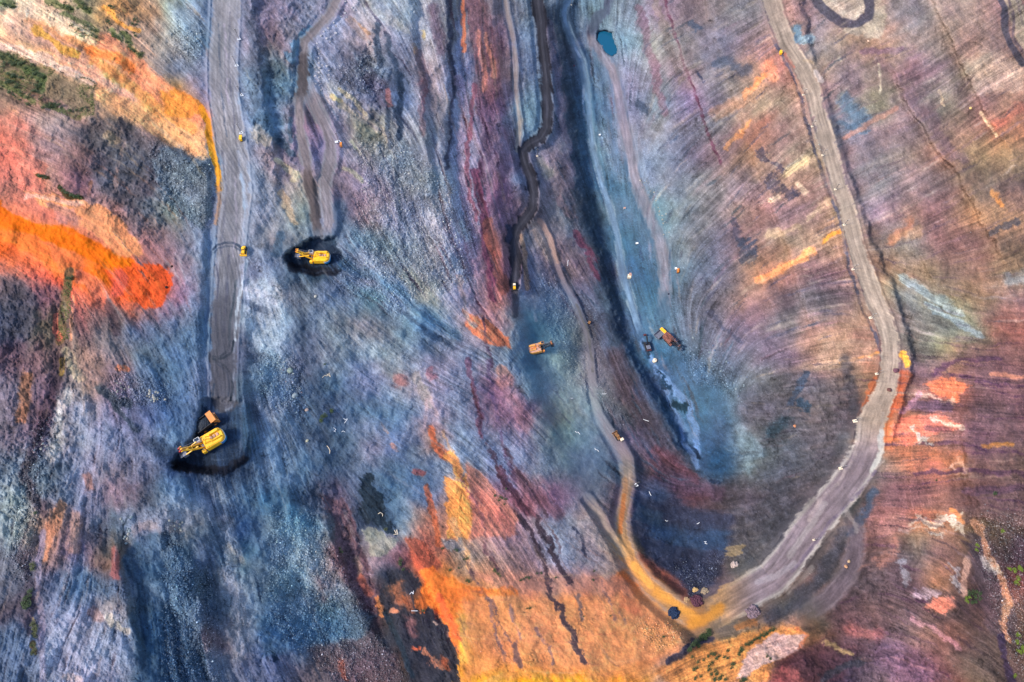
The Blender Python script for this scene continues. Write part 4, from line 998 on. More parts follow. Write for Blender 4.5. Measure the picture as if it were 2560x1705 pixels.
# ------------------------------------------------------------------ terrain mesh (survey grid plus rings out to the horizon)
def outer(n, span, p=2.4): return span*(np.linspace(0, 1, n+1)[1:])**p
ou = outer(60, 4500); ov = outer(60, 4500); ov2 = outer(60, 1250)
Uall = np.concatenate([(us[0]-ou)[::-1], us, us[-1]+ou]); Vall = np.concatenate([(vs[0]-ov2)[::-1], vs, vs[-1]+ov])
def refl(x, lo, hi):
    per = 2*(hi-lo); y = np.mod(x-lo, per); return np.where(y > hi-lo, per-y, y)
iu = np.clip(np.rint(refl(Uall, us[0], us[-1])/ST).astype(int), 0, NU-1)
iv = np.clip(np.rint(refl(Vall, vs[0], vs[-1])/ST).astype(int), 0, NV-1)
ucl = np.clip(Uall, us[0], us[-1]); 
HH = H[np.ix_(iv, iu)].copy(); CC = lin[np.ix_(iv, iu)]; RR = RID[np.ix_(iv, iu)].copy()
ins = ((Uall >= us[0]) & (Uall <= us[-1]))[None, :] & ((Vall >= vs[0]) & (Vall <= vs[-1]))[:, None]
RR[~ins] = 0
UA, VA = np.meshgrid(Uall, Vall)
X, Y = unproj(UA, VA, HH)
nv_, nu_ = X.shape
XYZ = np.stack([X, Y, HH], -1).astype(f32).reshape(-1, 3)
CCf = np.concatenate([CC.reshape(-1, 3), np.ones((CC.shape[0]*CC.shape[1], 1), f32)], 1)
idx = np.arange(nv_*nu_, dtype=np.int32).reshape(nv_, nu_)
quads = np.stack([idx[:-1, :-1], idx[1:, :-1], idx[1:, 1:], idx[:-1, 1:]], -1).reshape(-1, 4)
fid = RR[:-1, :-1].reshape(-1)

def mesh_from(name, q, material, smooth=True):
    used, inv = np.unique(q.ravel(), return_inverse=True)
    me = bpy.data.meshes.new(name)
    me.vertices.add(len(used)); me.vertices.foreach_set('co', XYZ[used].ravel())
    me.loops.add(q.size); me.loops.foreach_set('vertex_index', inv.astype(np.int32).ravel())
    me.polygons.add(len(q)); me.polygons.foreach_set('loop_start', np.arange(0, q.size, 4, dtype=np.int32))
    me.polygons.foreach_set('use_smooth', np.full(len(q), smooth))
    a = me.attributes.new('rock', 'FLOAT_COLOR', 'POINT'); a.data.foreach_set('color', CCf[used].ravel())
    me.update(calc_edges=True)
    me.materials.append(material)
    o = bpy.data.objects.new(name, me); COL.objects.link(o)
    return o
ground = struct(mesh_from("ground", quads[fid == 0], M_ground))
ground['label'] = "striped blue, grey and orange rock terraces of the open pit mine"; ground['category'] = "ground"
RL = {0: "wide pale haul road running down the left to the big yellow shovel", 1: "narrow brown road ending at the second yellow shovel",
      2: "right hand branch of the brown road above the second shovel", 3: "nearly black winding coal haul road in the middle",
      4: "thin pinkish track beside the black coal road", 5: "pale blue rutted road along the pit bottom", 6: "dusty pinkish ramp down past the turquoise pond",
      7: "long tan haul road sweeping down the right side and round the pit end", 8: "clay coloured road winding down to the orange slope",
      9: "short faint track joining the orange road", 10: "short mauve side road below the curve of the tan haul road"}
for ri in range(len(ROADS)):
    q = quads[fid == ri+1]
    if len(q):
        o = struct(mesh_from(ROADS[ri][0], q, M_road)); o['label'] = RL[ri]; o['category'] = "road"

# ------------------------------------------------------------------ small mesh builder
class MB:
    def __init__(s): s.v = []; s.f = []
    def box(s, x0, x1, y0, y1, z0, z1, tx=0, ty=0, M=None):
        p = [(x0, y0, z0), (x1, y0, z0), (x1, y1, z0), (x0, y1, z0), (x0+tx, y0+ty, z1), (x1-tx, y0+ty, z1), (x1-tx, y1-ty, z1), (x0+tx, y1-ty, z1)]
        if M is not None: p = [tuple(M @ Vector(q)) for q in p]
        k = len(s.v); s.v += p
        s.f += [tuple(k+i for i in q) for q in [(0, 3, 2, 1), (4, 5, 6, 7), (0, 1, 5, 4), (1, 2, 6, 5), (2, 3, 7, 6), (3, 0, 4, 7)]]
        return s
    def beam(s, a, b, w0, w1=None, h=None):
        a = Vector(a); b = Vector(b); w1 = w1 or w0; d = (b-a).normalized()
        up = Vector((0, 0, 1)) if abs(d.z) < .95 else Vector((1, 0, 0))
        sx = d.cross(up).normalized(); sy = sx.cross(d); r = (h or 1.0)
        k = len(s.v)
        for p, w in ((a, w0), (b, w1)):
            for i, j in ((-1, -1), (1, -1), (1, 1), (-1, 1)): s.v.append(tuple(p+sx*i*w/2+sy*j*w/2*r))
        s.f += [tuple(k+i for i in q) for q in [(0, 3, 2, 1), (4, 5, 6, 7), (0, 1, 5, 4), (1, 2, 6, 5), (2, 3, 7, 6), (3, 0, 4, 7)]]
        return s
    def cyl(s, a, b, r0, r1=None, n=14):
        a = Vector(a); b = Vector(b); r1 = r0 if r1 is None else r1; d = (b-a).normalized()
        up = Vector((0, 0, 1)) if abs(d.z) < .95 else Vector((1, 0, 0))
        sx = d.cross(up).normalized(); sy = sx.cross(d); k = len(s.v)
        for p, r in ((a, r0), (b, r1)):
            for i in range(n):
                t = 2*math.pi*i/n; s.v.append(tuple(p+(sx*math.cos(t)+sy*math.sin(t))*r))
        s.f += [(k+i, k+(i+1) % n, k+n+(i+1) % n, k+n+i) for i in range(n)]
        s.f += [tuple(k+i for i in range(n))[::-1], tuple(k+n+i for i in range(n))]
        return s
    def prism(s, pts, y0, y1, axis='y'):
        """outline in x,z extruded along y, or in x,y extruded along z"""
        k = len(s.v); n = len(pts)
        for e in (y0, y1):
            for p in pts: s.v.append((p[0], e, p[1]) if axis == 'y' else (p[0], p[1], e))
        s.f += [(k+i, k+(i+1) % n, k+n+(i+1) % n, k+n+i) for i in range(n)]
        s.f += [tuple(k+i for i in range(n))[::-1], tuple(k+n+i for i in range(n))]
        return s
    def build(s, name, m, parent=None, bevel=0.0, smooth=False):
        me = bpy.data.meshes.new(name); me.from_pydata(s.v, [], s.f)
        bm = bmesh.new(); bm.from_mesh(me); bmesh.ops.recalc_face_normals(bm, faces=bm.faces)
        if bevel:
            bmesh.ops.bevel(bm, geom=list(bm.edges), offset=bevel, segments=1, affect='EDGES', clamp_overlap=True)
        bm.to_mesh(me); bm.free()
        if smooth: me.polygons.foreach_set('use_smooth', [True]*len(me.polygons))
        me.materials.append(m); o = bpy.data.objects.new(name, me); COL.objects.link(o)
        if parent: o.parent = parent
        return o

def tag(o, label, cat, group=None):
    o['label'] = label; o['category'] = cat
    if group: o['group'] = group
    return o
def at(u, v, dz=0.0):
    z = hat(u, v)+dz; x, y = unproj(u, v, z); return Vector((x, y, z))
def thing(name, u, v, heading, label, cat, group=None, scale=1.0, dz=0.0):
    """heading in degrees, counterclockwise from picture right"""
    o = bpy.data.objects.new(name, None); COL.objects.link(o)
    o.location = at(u, v, dz); o.rotation_euler = (0, 0, R(heading)); o.scale = (scale,)*3
    return tag(o, label, cat, group)

P_yel = mat("yellow_paint", (.95, .46, .012), .45, bump=.05, scale=.6, vary=.1)
P_org = mat("orange_paint", (.62, .20, .03), .5, bump=.05, scale=.6, vary=.15)
P_pal = mat("faded_orange_paint", (.80, .36, .07), .55, scale=.8, vary=.15)
P_pnk = mat("faded_pink_roof_paint", (.55, .30, .22), .7, scale=.8, vary=.18)
P_rus = mat("rust_brown_paint", (.24, .085, .06), .8, scale=.7, vary=.3)
P_drk = mat("dark_steel", (.03, .028, .035), .6, metal=.3, scale=1.5, vary=.25)
P_blk = mat("black_rubber", (.018, .018, .022), .85, scale=2, vary=.2)
P_gry = mat("grey_steel", (.22, .22, .26), .5, metal=.4, scale=1.5, vary=.2)
P_wht = mat("white_paint", (.80, .78, .78), .5, scale=1, vary=.05)
P_blu = mat("blue_paint", (.01, .17, .42), .45, scale=.6, vary=.08)
P_red = mat("red_paint", (.45, .02, .015), .5, scale=.8, vary=.15)
P_crm = mat("cream_paint", (.78, .62, .44), .6, scale=.8, vary=.08)
P_gls = mat("dark_glass", (.02, .03, .05), .12, scale=1, vary=.05)
P_brn = mat("brown_machine_paint", (.30, .13, .04), .7, scale=.8, vary=.25)
P_coal = mat("coal_lumps", (.012, .02, .035), .8, bump=1.0, scale=2.2, vary=.4)
P_wood = mat("grey_wood", (.12, .10, .09), .9, scale=3, vary=.2)
P_dkr = mat("dark_red_paint", (.10, .02, .025), .7, scale=.8, vary=.2)

# ------------------------------------------------------------------ rope shovel
def rope_shovel(u, v, heading, label, scale, body, roof, trim, skirt, hub, cabm, tank, tip=(11.2, 0, 11.5), stick_a=-14, worn=False):
    t = thing("rope_shovel", u, v, heading, label, "excavator", "rope shovels loading in the pit", scale)
    if not worn: t.scale = (scale, -scale, scale)
    for sgn in (-1, 1):
        tr = MB()
        n = 10; prof = [(-4.2, .2), (-3.8, 0), (3.6, 0), (4.1, .25), (4.4, .8), (4.0, 1.45), (3.4, 1.65), (-3.6, 1.65), (-4.2, 1.35), (-4.5, .8)]
        tr.prism(prof, sgn*2.0, sgn*3.3)
        for i in range(22):
            x = -4.0+i*.38
            tr.box(x, x+.22, min(sgn*1.95, sgn*3.36), max(sgn*1.95, sgn*3.36), 1.66, 1.74)
        tr.build("crawler_track", P_blk, t)
    MB().box(-2.6, 2.6, -2.2, 2.2, .6, 1.6).cyl((0, 0, 1.5), (0, 0, 2.2), 2.4, n=24).build("undercarriage", P_drk, t, .05)
    # machinery house with rounded tail
    out = [(2.6, -3.6), (2.6, 2.2), (1.0, 3.6), (-5.0, 3.6), (-6.2, 3.1), (-7.0, 2.0), (-7.2, 0), (-7.0, -2.0), (-6.2, -3.1), (-5.0, -3.6)]
    MB().prism(out, 2.2, 5.6, 'z').build("house", body, t, .12)
    MB().prism([(x*.93-.2, y*.90) for x, y in out], 5.6, 5.95, 'z').build("roof", roof, t, .08)
    h = MB(); h.box(-6.0, -1.2, 1.3, 2.7, 5.95, 7.1, .15, .25); h.box(-6.0, -1.2, -2.0, -1.0, 5.95, 6.9, .15, .2)
    h.build("roof_hood", body, t, .1)
    g = MB()
    for x in (-5.2, -3.6, -2.1): g.box(x, x+1.0, -.7, .9, 5.95, 6.3)
    g.build("roof_vent", tank if worn else P_pnk, t, .04)
    if skirt:
        b = MB(); b.prism([(x*1.012, y*1.012) for x, y in [(-5.1, 3.6), (-6.2, 3.1), (-7.0, 2.0), (-7.2, 0), (-7.0, -2), (-6.2, -3.1), (-5.0, -3.62), (-3.9, -3.62), (-3.9, -3.3), (-6.0, -2.7), (-6.6, 0), (-6.0, 2.7)]], 2.1, 3.9, 'z')
        b.build("tail_skirt", P_blu, t)
        b = MB(); b.prism([(x*1.018, y*1.018) for x, y in [(-5.2, 3.5), (-6.2, 3.1), (-7.0, 2.0), (-7.2, 0), (-7.0, -2), (-6.2, -3.1), (-5.0, -3.62), (-3.5, -3.62), (-3.5, -3.3), (-6.0, -2.7), (-6.6, 0), (-6.0, 2.7)]], 3.9, 4.15, 'z')
        b.build("skirt_stripe", P_wht, t)
    # open machinery deck at the front with platform and ladder
    d = MB(); d.box(2.6, 4.6, -3.6, 3.3, 2.2, 2.45)
    for i in range(6): d.box(2.8+i*.3, 2.9+i*.3, -3.3, -1.6, 2.45, 3.2)
    d.build("front_deck", P_gry, t)
    MB().box(3.2, 5.0, -3.9, -2.2, 2.5, 4.4, .05, .05).build("tank_box", tank, t, .08)
    # cab on the left side of the boom
    c = MB().box(3.2, 5.8, 1.9, 3.9, 3.6, 6.3); cb = c.build("cab", cabm, t, .08)
    MB().box(3.45, 5.6, 2.1, 3.7, 6.31, 6.36).build("roof_hatch", P_gls, cb)
    MB().box(5.81, 5.86, 2.1, 3.7, 4.6, 6.0).build("windscreen", P_gls, cb)
    MB().box(1.4, 3.1, 2.0, 3.9, 2.4, 4.9).build("switch_cabinet", body, t, .08)
    # gantry
    q = MB(); q.beam((2.2, 1.2, 5.6), (.2, .5, 9.2), .35).beam((2.2, -1.2, 5.6), (.2, -.5, 9.2), .35)
    q.beam((-2.2, 1.0, 5.9), (.2, .5, 9.2), .3).beam((-2.2, -1.0, 5.9), (.2, -.5, 9.2), .3).beam((.2, -.8, 9.2), (.2, .8, 9.2), .45)
    q.build("gantry", trim, t)
    # boom: two tapering side beams joined by cross pieces
    b = MB(); T = Vector(tip)
    for sy in (-1, 1):
        b.beam((3.0, sy*1.25, 2.9), (T.x*.55+1.2, sy*.85, T.z*.5+1.0), .55, .7, 1.3)
        b.beam((T.x*.55+1.2, sy*.85, T.z*.5+1.0), (T.x, sy*.55, T.z), .7, .5, 1.2)
    for k in range(5):
        f = .15+.19*k; p = Vector((3.0, 0, 2.9)).lerp(T, f); b.beam((p.x, -1.0+.4*f, p.z), (p.x, 1.0-.4*f, p.z), .32)
    b.build("boom", body if not worn else P_drk, t)
    for sy in (-.75, .75): MB().cyl((T.x, sy-.18, T.z), (T.x, sy+.18, T.z), .95, n=18).build("head_sheave", hub, t)
    MB().box(T.x-.9, T.x+.1, -1.4, 1.4, T.z-.1, T.z+.35).build("boom_head", tank, t, .06)
    r_ = MB()
    for sy in (-.5, .5): r_.cyl((.2, sy, 9.2), (T.x, sy, T.z+.9), .07, n=6)
    r_.cyl((4.5, 2.2, 6.2), (T.x, .9, T.z), .05, n=6)
    r_.build("suspension_rope", P_gry, t)
    # shipper, stick and dipper
    piv = Vector((3.0, 0, 2.9)).lerp(T, .5)
    ca, sa = math.cos(R(stick_a)), math.sin(R(stick_a))
    a0 = piv-Vector((ca, 0, sa))*2.6; a1 = piv+Vector((ca, 0, sa))*4.2
    k = MB()
    for sy in (-1.25, 1.25): k.beam(a0+Vector((0, sy, 0)), a1+Vector((0, sy*.8, 0)), .42)
    k.build("dipper_stick", trim if not worn else P_drk, t)
    k = MB(); c0 = a1+Vector((.6, 0, -.9))
    k.box(c0.x-1.1, c0.x+1.1, -1.35, 1.35, c0.z-1.3, c0.z+.9, .12, .1); dp = k.build("dipper", P_gry if not worn else P_drk, t, .08)
    k = MB()
    for i in range(5): k.box(c0.x-.8+i*0+1.5, c0.x+2.2, -1.2+i*.55, -1.0+i*.55, c0.z+.7, c0.z+.95)
    k.build("bucket_tooth", P_gry, dp)
    l = MB(); l.beam((2.8, -.9, 3.0), (1.0, -.3, 8.0), .18).beam((2.8, .9, 3.0), (6.0, .5, 6.2), .18); l.cyl((1.2, -1.2, 3.2), (1.2, 1.2, 3.2), .8, n=12)
    l.build("hoist_drum", P_drk, t)
    return t
rope_shovel(533, 1108, 214, "large yellow rope shovel with blue tail, beside the coal loaded dump truck at lower left", 0.97, P_yel, P_yel, P_yel, True, P_red, P_wht, P_yel)
rope_shovel(800, 651, 180, "large yellow rope shovel with blue tail, alone at the end of the brown road", 0.86, P_yel, P_yel, P_yel, True, P_org, P_wht, P_yel)
rope_shovel(1343, 876, 14, "small old rope shovel with faded pink roof standing on the grey-green bench", 0.78, P_pal, P_pnk, P_org, False, P_drk, P_pal, P_org, (11.0, 0, 9), -8, True)
rope_shovel(1673, 853, -52, "rusty brown rope shovel on the blue pit floor beside the truck with orange canopy", 0.68, P_rus, P_rus, P_rus, False, P_drk, P_rus, P_rus, (11.0, 0, 9), -8, True)

# ------------------------------------------------------------------ dump trucks
def dump_truck(u, v, heading, label, scale, canopy, side, load, rear):
    t = thing("dump_truck", u, v, heading, label, "dump truck", "dump trucks waiting at the shovels", scale)
    for x, ws in ((3.2, (-2.6, 2.6)), (-2.6, (-2.7, -1.6, 1.6, 2.7))):
        for y in ws:
            w_ = MB().cyl((x, y-.45, 1.35), (x, y+.45, 1.35), 1.35, n=20).build("wheel", P_blk, t)
            MB().cyl((x, y-.47, 1.35), (x, y+.47, 1.35), .6, n=12).build("rim", side, w_)
    MB().box(-4.2, 4.8, -1.2, 1.2, 1.4, 2.2).build("chassis", P_drk, t, .05)
    MB().box(3.2, 5.6, -2.6, 2.6, 1.6, 3.4, .1, .1).build("engine_hood", side, t, .1)
    b = MB(); b.box(5.0, 5.9, -3.0, 3.0, 1.0, 1.5)
    b.build("front_bumper", side, t)
    b = MB().box(5.58, 5.66, -1.3, 1.3, 1.6, 3.15)
    for i in range(5): b.box(5.6, 5.74, -1.2+i*.5, -.95+i*.5, 1.7, 3.1)
    b.build("grille", P_drk, t)
    c = MB().box(2.9, 4.6, .9, 2.6, 3.4, 5.0).build("cab", side, t, .08)
    MB().box(4.61, 4.66, 1.1, 2.4, 4.0, 4.8).build("windscreen", P_gls, c)
    for y in (-2.2, 2.2): MB().cyl((5.6, y, 2.3), (5.72, y, 2.3), .25, n=10).build("headlight", P_wht, t)
    # dump body: floor, side boards, front wall and canopy
    tb = MB()
    tb.prism([(-5.6, 3.4), (-4.6, 2.6), (2.6, 2.4), (2.9, 2.8), (-4.6, 3.0), (-5.5, 3.7)], -3.0, 3.0)
    for sy in (-1, 1): tb.prism([(-5.7, 3.5), (2.7, 2.5), (2.7, 5.2), (-5.2, 4.7)], sy*2.9, sy*3.12)
    tb.prism([(2.5, 2.5), (2.8, 2.5), (3.0, 5.3), (2.7, 5.3)], -3.1, 3.1)
    body = tb.build("dump_body", rear, t)
    MB().prism([(2.4, 5.3), (5.3, 5.55), (5.35, 5.85), (2.4, 5.6)], -3.15, 3.15).build("canopy", canopy, body, .05)
    if load:
        rr = random.Random(3); L = MB(); nx, ny = 16, 12
        for i in range(nx+1):
            for j in range(ny+1):
                fx, fy = i/nx, j/ny
                hgt = 3.6+1.5*math.sin(math.pi*min(max(fx, .02), .98))**.7*math.sin(math.pi*fy)**.6+rr.uniform(-.12, .16)
                L.v.append((-5.1+7.7*fx, -2.88+5.76*fy, hgt))
        for i in range(nx):
            for j in range(ny):
                a = i*(ny+1)+j; L.f.append((a, a+ny+1, a+ny+2, a+1))
        L.build("coal_load", P_coal, body)
    return t
dump_truck(520, 1062, 40, "dump truck with orange canopy heaped with black coal beside the big yellow shovel", 0.92, P_org, P_org, True, P_drk)
dump_truck(1648, 838, 42, "dump truck with bright orange canopy and empty grey tray on the blue pit floor", 0.66, P_yel, P_org, False, P_gry)

# ------------------------------------------------------------------ hydraulic excavator
t = thing("hydraulic_excavator", 1618, 866, 100, "small black excavator with raised arm on the wet blue pit road", "excavator", None, 1.0)
for sy in (-1, 1): MB().prism([(-2.6, .2), (-2.2, 0), (2.2, 0), (2.7, .3), (2.8, .7), (2.3, 1.1), (-2.3, 1.1), (-2.8, .7)], sy*1.0, sy*1.8).build("crawler_track", P_blk, t)
MB().box(-3.2, 1.6, -1.6, 1.6, 1.2, 2.6, .1, .1).build("house", P_drk, t, .1)
MB().box(-3.0, -.4, -1.3, 1.3, 2.6, 2.9, .1, .1).build("engine_cover", P_gry, t, .06)
MB().box(-3.9, -3.2, -1.5, 1.5, 1.2, 2.3).build("counterweight", P_dkr, t, .12)
c = MB().box(.1, 1.7, .5, 1.6, 2.6, 3.9, .1, .06).build("cab", P_drk, t, .06); MB().box(.3, 1.5, .65, 1.45, 3.91, 3.95).build("roof_hatch", P_gls, c)
MB().beam((1.2, 0, 2.0), (3.9, 0, 5.0), .6, .7).beam((3.9, 0, 5.0), (6.2, 0, 4.6), .7, .45).build("boom", P_drk, t)
MB().beam((6.0, 0, 5.0), (7.2, 0, 2.2), .4, .3).build("arm", P_dkr, t)
MB().prism([(6.6, 2.4), (7.7, 2.4), (8.0, 1.4), (7.2, .9), (6.5, 1.5)], -.7, .7).build("bucket", P_dkr, t)

# ------------------------------------------------------------------ bulldozers
def bulldozer(u, v, heading, label, scale, paint, cabm, rear):
    t = thing("bulldozer", u, v, heading, label, "bulldozer", "small tracked machines on the roads", scale)
    for sy in (-1, 1): MB().prism([(-2.2, .2), (-1.8, 0), (1.9, 0), (2.3, .35), (2.2, .8), (1.2, 1.1), (-1.7, 1.3), (-2.3, .9)], sy*.9, sy*1.5).build("crawler_track", P_blk, t)
    MB().box(.1, 2.5, -.85, .85, .9, 2.1, .08, .08).build("engine_hood", paint, t, .08)
    c = MB().box(-1.0, .6, -.85, .85, 1.6, 3.1, .1, .08).build("cab", cabm, t, .07)
    MB().box(.58, .64, -.7, .7, 2.1, 2.9).build("windscreen", P_gls, c)
    MB().box(-2.3, -.9, -.9, .9, 1.1, 1.9).build("rear_deck", rear, t, .06)
    b = MB(); b.prism([(3.0, .1), (3.35, .1), (3.15, .7), (3.35, 1.5), (3.1, 1.5), (2.9, .7)], -1.9, 1.9)
    for sy in (-1, 1): b.beam((3.0, sy*1.6, .5), (.2, sy*1.6, .6), .22)
    b.build("blade", paint if rear is not P_blk else P_drk, t)
    r_ = MB().box(-3.0, -2.3, -.7, .7, .8, 1.2); r_.beam((-2.9, 0, 1.1), (-3.1, 0, .1), .25); r_.build("ripper", P_drk, t)
    return t
bulldozer(611, 628, -88, "small all yellow bulldozer on the wide haul road at the curved tyre tracks", 0.92, P_yel, P_yel, P_yel)
bulldozer(1286, 717, -88, "small yellow bulldozer with black rear at the lower end of the black coal road", 0.95, P_yel, P_crm, P_blk)
bulldozer(1543, 1092, 120, "small brown bulldozer next to a cream box at the bend of the clay road", 0.95, P_brn, P_brn, P_brn)

# ------------------------------------------------------------------ site boxes, tank, poles
def kiosk(u, v, heading, label, sx, sy, sz, body, roof, group="electrical kiosks on skids"):
    t = thing("electrical_kiosk", u, v, heading, label, "kiosk", group)
    b = MB(); 
    for y in (-1, 1): b.beam((-sx*.62, y*sy*.35, .12), (sx*.62, y*sy*.35, .12), .24)
    b.build("skid", P_drk, t)
    MB().box(-sx/2, sx/2, -sy/2, sy/2, .25, sz).build("housing", body, t, .04)
    MB().box(-sx/2-.12, sx/2+.12, -sy/2-.12, sy/2+.12, sz, sz+.14).build("roof", roof, t, .03)
    d = MB().box(-sx*.2, sx*.2, -sy/2-.05, -sy/2, .4, sz-.3).build("door", P_gry, t)
    MB().box(sx*.1, sx*.15, -sy/2-.09, -sy/2-.05, sz*.5, sz*.5+.15).build("handle", P_drk, d)
    return t
kiosk(604, 349, 96, "yellow kiosk box beside the upper haul road below its white footed pole", 2.8, 1.3, 2.0, P_yel, P_yel)
kiosk(854, 365, 95, "orange kiosk box at the right edge of the brown road above the second shovel", 2.2, 1.0, 1.9, P_org, P_org)
kiosk(1572.5, 694, 85, "cream kiosk beside the pale blue pit road, largest box in the pit", 2.3, 2.0, 2.3, P_crm, P_crm)
kiosk(1575.5, 688, 85, "small mauve cabinet touching the largest cream kiosk on the pit floor", 1.6, 1.6, 1.4, P_pnk, P_pnk)
kiosk(1694, 679, 80, "slim orange kiosk near the lower end of the dusty ramp", 2.4, 1.1, 1.9, P_org, P_org)
kiosk(1689.5, 673, 10, "small pale grey cabinet beside the slim orange kiosk at the end of the ramp", 1.3, 1.1, 1.2, P_wht, P_wht)
kiosk(1554, 1100, 30, "cream kiosk box just below the brown bulldozer on the clay road", 1.7, 1.3, 1.7, P_crm, P_crm)
kiosk(1950.5, 134.5, 85, "bright yellow kiosk box on the left side of the tan haul road near the top", 2.6, 1.3, 1.9, P_yel, P_yel)
kiosk(1592, 610, 5, "lower of two small white cabinets between the pale pit road and the ramp", 1.5, .9, 1.1, P_wht, P_wht)
kiosk(1561, 522, 5, "upper of two small white cabinets between the pale pit road and the ramp", 1.3, .9, 1.1, P_wht, P_pnk)
kiosk(1473, 808, 60, "small brown cabinet right of the clay road on the grey rubble", 1.5, 1.3, 1.4, P_brn, P_brn)
kiosk(1499, 339, 5, "tiny pale cabinet just right of the pale blue pit road", 1.1, .9, 1.0, P_wht, P_wht)
kiosk(842, 357, 10, "low white skid box left of the orange kiosk at the brown road", 1.4, 1.0, .9, P_wht, P_wht)

t = thing("water_tank", 1636, 903, 0, "cream round tank beside the dark puddles on the blue pit floor", "tank")
MB().cyl((0, 0, 0), (0, 0, 1.9), 1.25, n=22).build("shell", P_crm, t)
MB().cyl((0, 0, 1.9), (0, 0, 2.2), 1.27, .35, n=22).build("lid", P_crm, t)
MB().cyl((.1, 0, 2.2), (.1, 0, 2.4), .22, n=10).build("hatch", P_gry, t)

def pole(u, v, label, h=8.0, base=1.0, sled=True):
    t = thing("power_pole", u, v, 10, label, "power pole", "power poles along the roads")
    b = MB()
    if sled:
        b.beam((-1.3*base, -.6*base, .15), (1.3*base, -.6*base, .15), .28).beam((-1.3*base, -.6*base, .15), (0, 1.2*base, .15), .28).beam((1.3*base, -.6*base, .15), (0, 1.2*base, .15), .28)
    else: b.box(-.8*base, .8*base, -.6*base, .6*base, 0, .6)
    b.build("foot", P_wht if sled else P_crm, t)
    MB().cyl((0, 0, .2), (0, 0, h), .16, .11, n=8).build("shaft", P_wood, t)
    MB().beam((-.9, 0, h-.5), (.9, 0, h-.5), .14).build("crossarm", P_wood, t)
    i = MB()
    for x in (-.8, 0, .8): i.cyl((x, 0, h-.45 if x else h), (x, 0, h-.2 if x else h+.25), .07, n=6)
    i.build("insulator", P_wht, t)
    return t
for u, v, lb, bs, sl in [(598, 98, "pole on white sled, highest one right of the wide haul road", .8, True), (592, 164, "pole on white sled, second from top beside the wide haul road", .9, True),
        (604, 238, "pole on white sled, third from top beside the wide haul road", .9, True), (603.5, 332, "pole on a white sled just above the yellow kiosk", .9, True),
        (847, 354, "pole at the fork of the brown road beside the orange kiosk", .9, True), (1343, 391, "pole on a white block beside the bend of the black coal road", .8, False),
        (1590, 1213, "pole on a white sled right of the clay road below the brown bulldozer", .9, True), (2101, 1171, "pole on a cream block left of the tan haul road where it widens", 1.1, False),
        (2008, 238, "pole with block foot on the tan road's berm, highest of that line", .8, False), (2030, 317, "pole with block foot on the tan road's berm, second of that line", .8, False),
        (2056, 389, "pole with block foot on the tan road's berm, third of that line", .8, False), (2088, 474, "pole with block foot on the tan road's berm, fourth of that line", .8, False),
        (2110, 563, "pole with block foot on the tan road's berm, fifth of that line", .9, False), (2132, 674, "pole with block foot on the tan road's berm, sixth of that line", .9, False),
        (2176, 795, "pole with block foot on the tan road's berm, lowest of that line", 1.1, False), (2191, 935, "pole with white block foot left of the tan road beside the orange patch", .9, False),
        (2137, 1053, "pole with a large white block foot where the tan road bends left", 1.3, False), (2034, 1350, "pole beside the widest curve of the tan haul road", .7, False),
        (1428, 13, "pole on white block at the top of the pale pit road", .7, False)]:
    pole(u, v, "grey wooden "+lb, 5.5 if u > 1900 else 7.5, bs, sl)

# ------------------------------------------------------------------ rocks, heaps
def attr_mat(name, rough=.9):
    return ground_mat(name, rough)
M_rock = attr_mat("boulder_rock")
def rock_mesh(name, rad, seed, col, flat=.7, sub=2, heap=False):
    bm = bmesh.new(); bmesh.ops.create_icosphere(bm, subdivisions=sub, radius=1.0)
    rr = np.random.default_rng(seed); dirs = rr.standard_normal((9, 3)); dirs /= np.linalg.norm(dirs, axis=1)[:, None]; offs = rr.uniform(.62, .95, 9)
    for v_ in bm.verts:
        p = np.array(v_.co)
        if heap:
            r0 = math.hypot(p[0], p[1]); h_ = max(0, 1-r0)*(1 if p[2] > 0 else 0)
            n_ = .13*math.sin(4*p[0]+seed)*math.cos(3.4*p[1]+seed*2)+.10*math.sin(9*p[1]+seed)+rr.uniform(-.05, .05)
            v_.co = (p[0]*(1+n_), p[1]*(1+n_), (p[2]*.55+n_*.35+rr.uniform(-.11,.11) if p[2] > 0 else -.3))
        else:
            for d_, o_ in zip(dirs, offs):
                k_ = p@d_
                if k_ > o_: p = p-d_*(k_-o_)
            v_.co = p*rr.uniform(.95, 1.05)*np.array([1, rr.uniform(.97, 1.0), flat])
        v_.co *= rad
    me = bpy.data.meshes.new(name); bm.to_mesh(me); bm.free()
    a = me.attributes.new('rock', 'FLOAT_COLOR', 'POINT'); c = np.array(hexc(col))**2.2*ALB
    a.data.foreach_set('color', np.concatenate([np.tile(c, (len(me.vertices), 1))*rr.uniform(.75, 1.2, (len(me.vertices), 1)), np.ones((len(me.vertices), 1))], 1).astype(f32).ravel())
    me.materials.append(M_rock)
    return me
def rock(u, v, rad, col, label, seed=0, name="boulder", cat="boulder", group=None, me=None, heap=False, flat=.75, sc=None):
    me = me or rock_mesh(name, rad, seed, col, flat, 4 if heap else 2, heap)
    o = bpy.data.objects.new(name, me); COL.objects.link(o); o.location = at(u, v, 0 if heap else rad*.25)
    o.rotation_euler = (0, 0, seed*1.7); 
    if sc: o.scale = (sc, sc*.85, sc)
    return tag(o, label, cat, group)
rock(724, 927, 1.7, "9aa", "pale grey boulder, topmost of the two big ones on the blue gully's left bank", 1)
rock(738, 989, 1.5, "9ab", "smooth grey boulder, lower of the two big ones on the blue gully's left bank", 2)
rock(767, 1025, 1.0, "baa", "pinkish boulder lying in the blue gully bed", 3)
rock(789, 741, .9, "bbb", "small pale boulder on the dark ground below the second yellow shovel", 4)
rock(443, 1305, .9, "99a", "grey boulder on the pale blue slope below the first shovel pocket", 5)
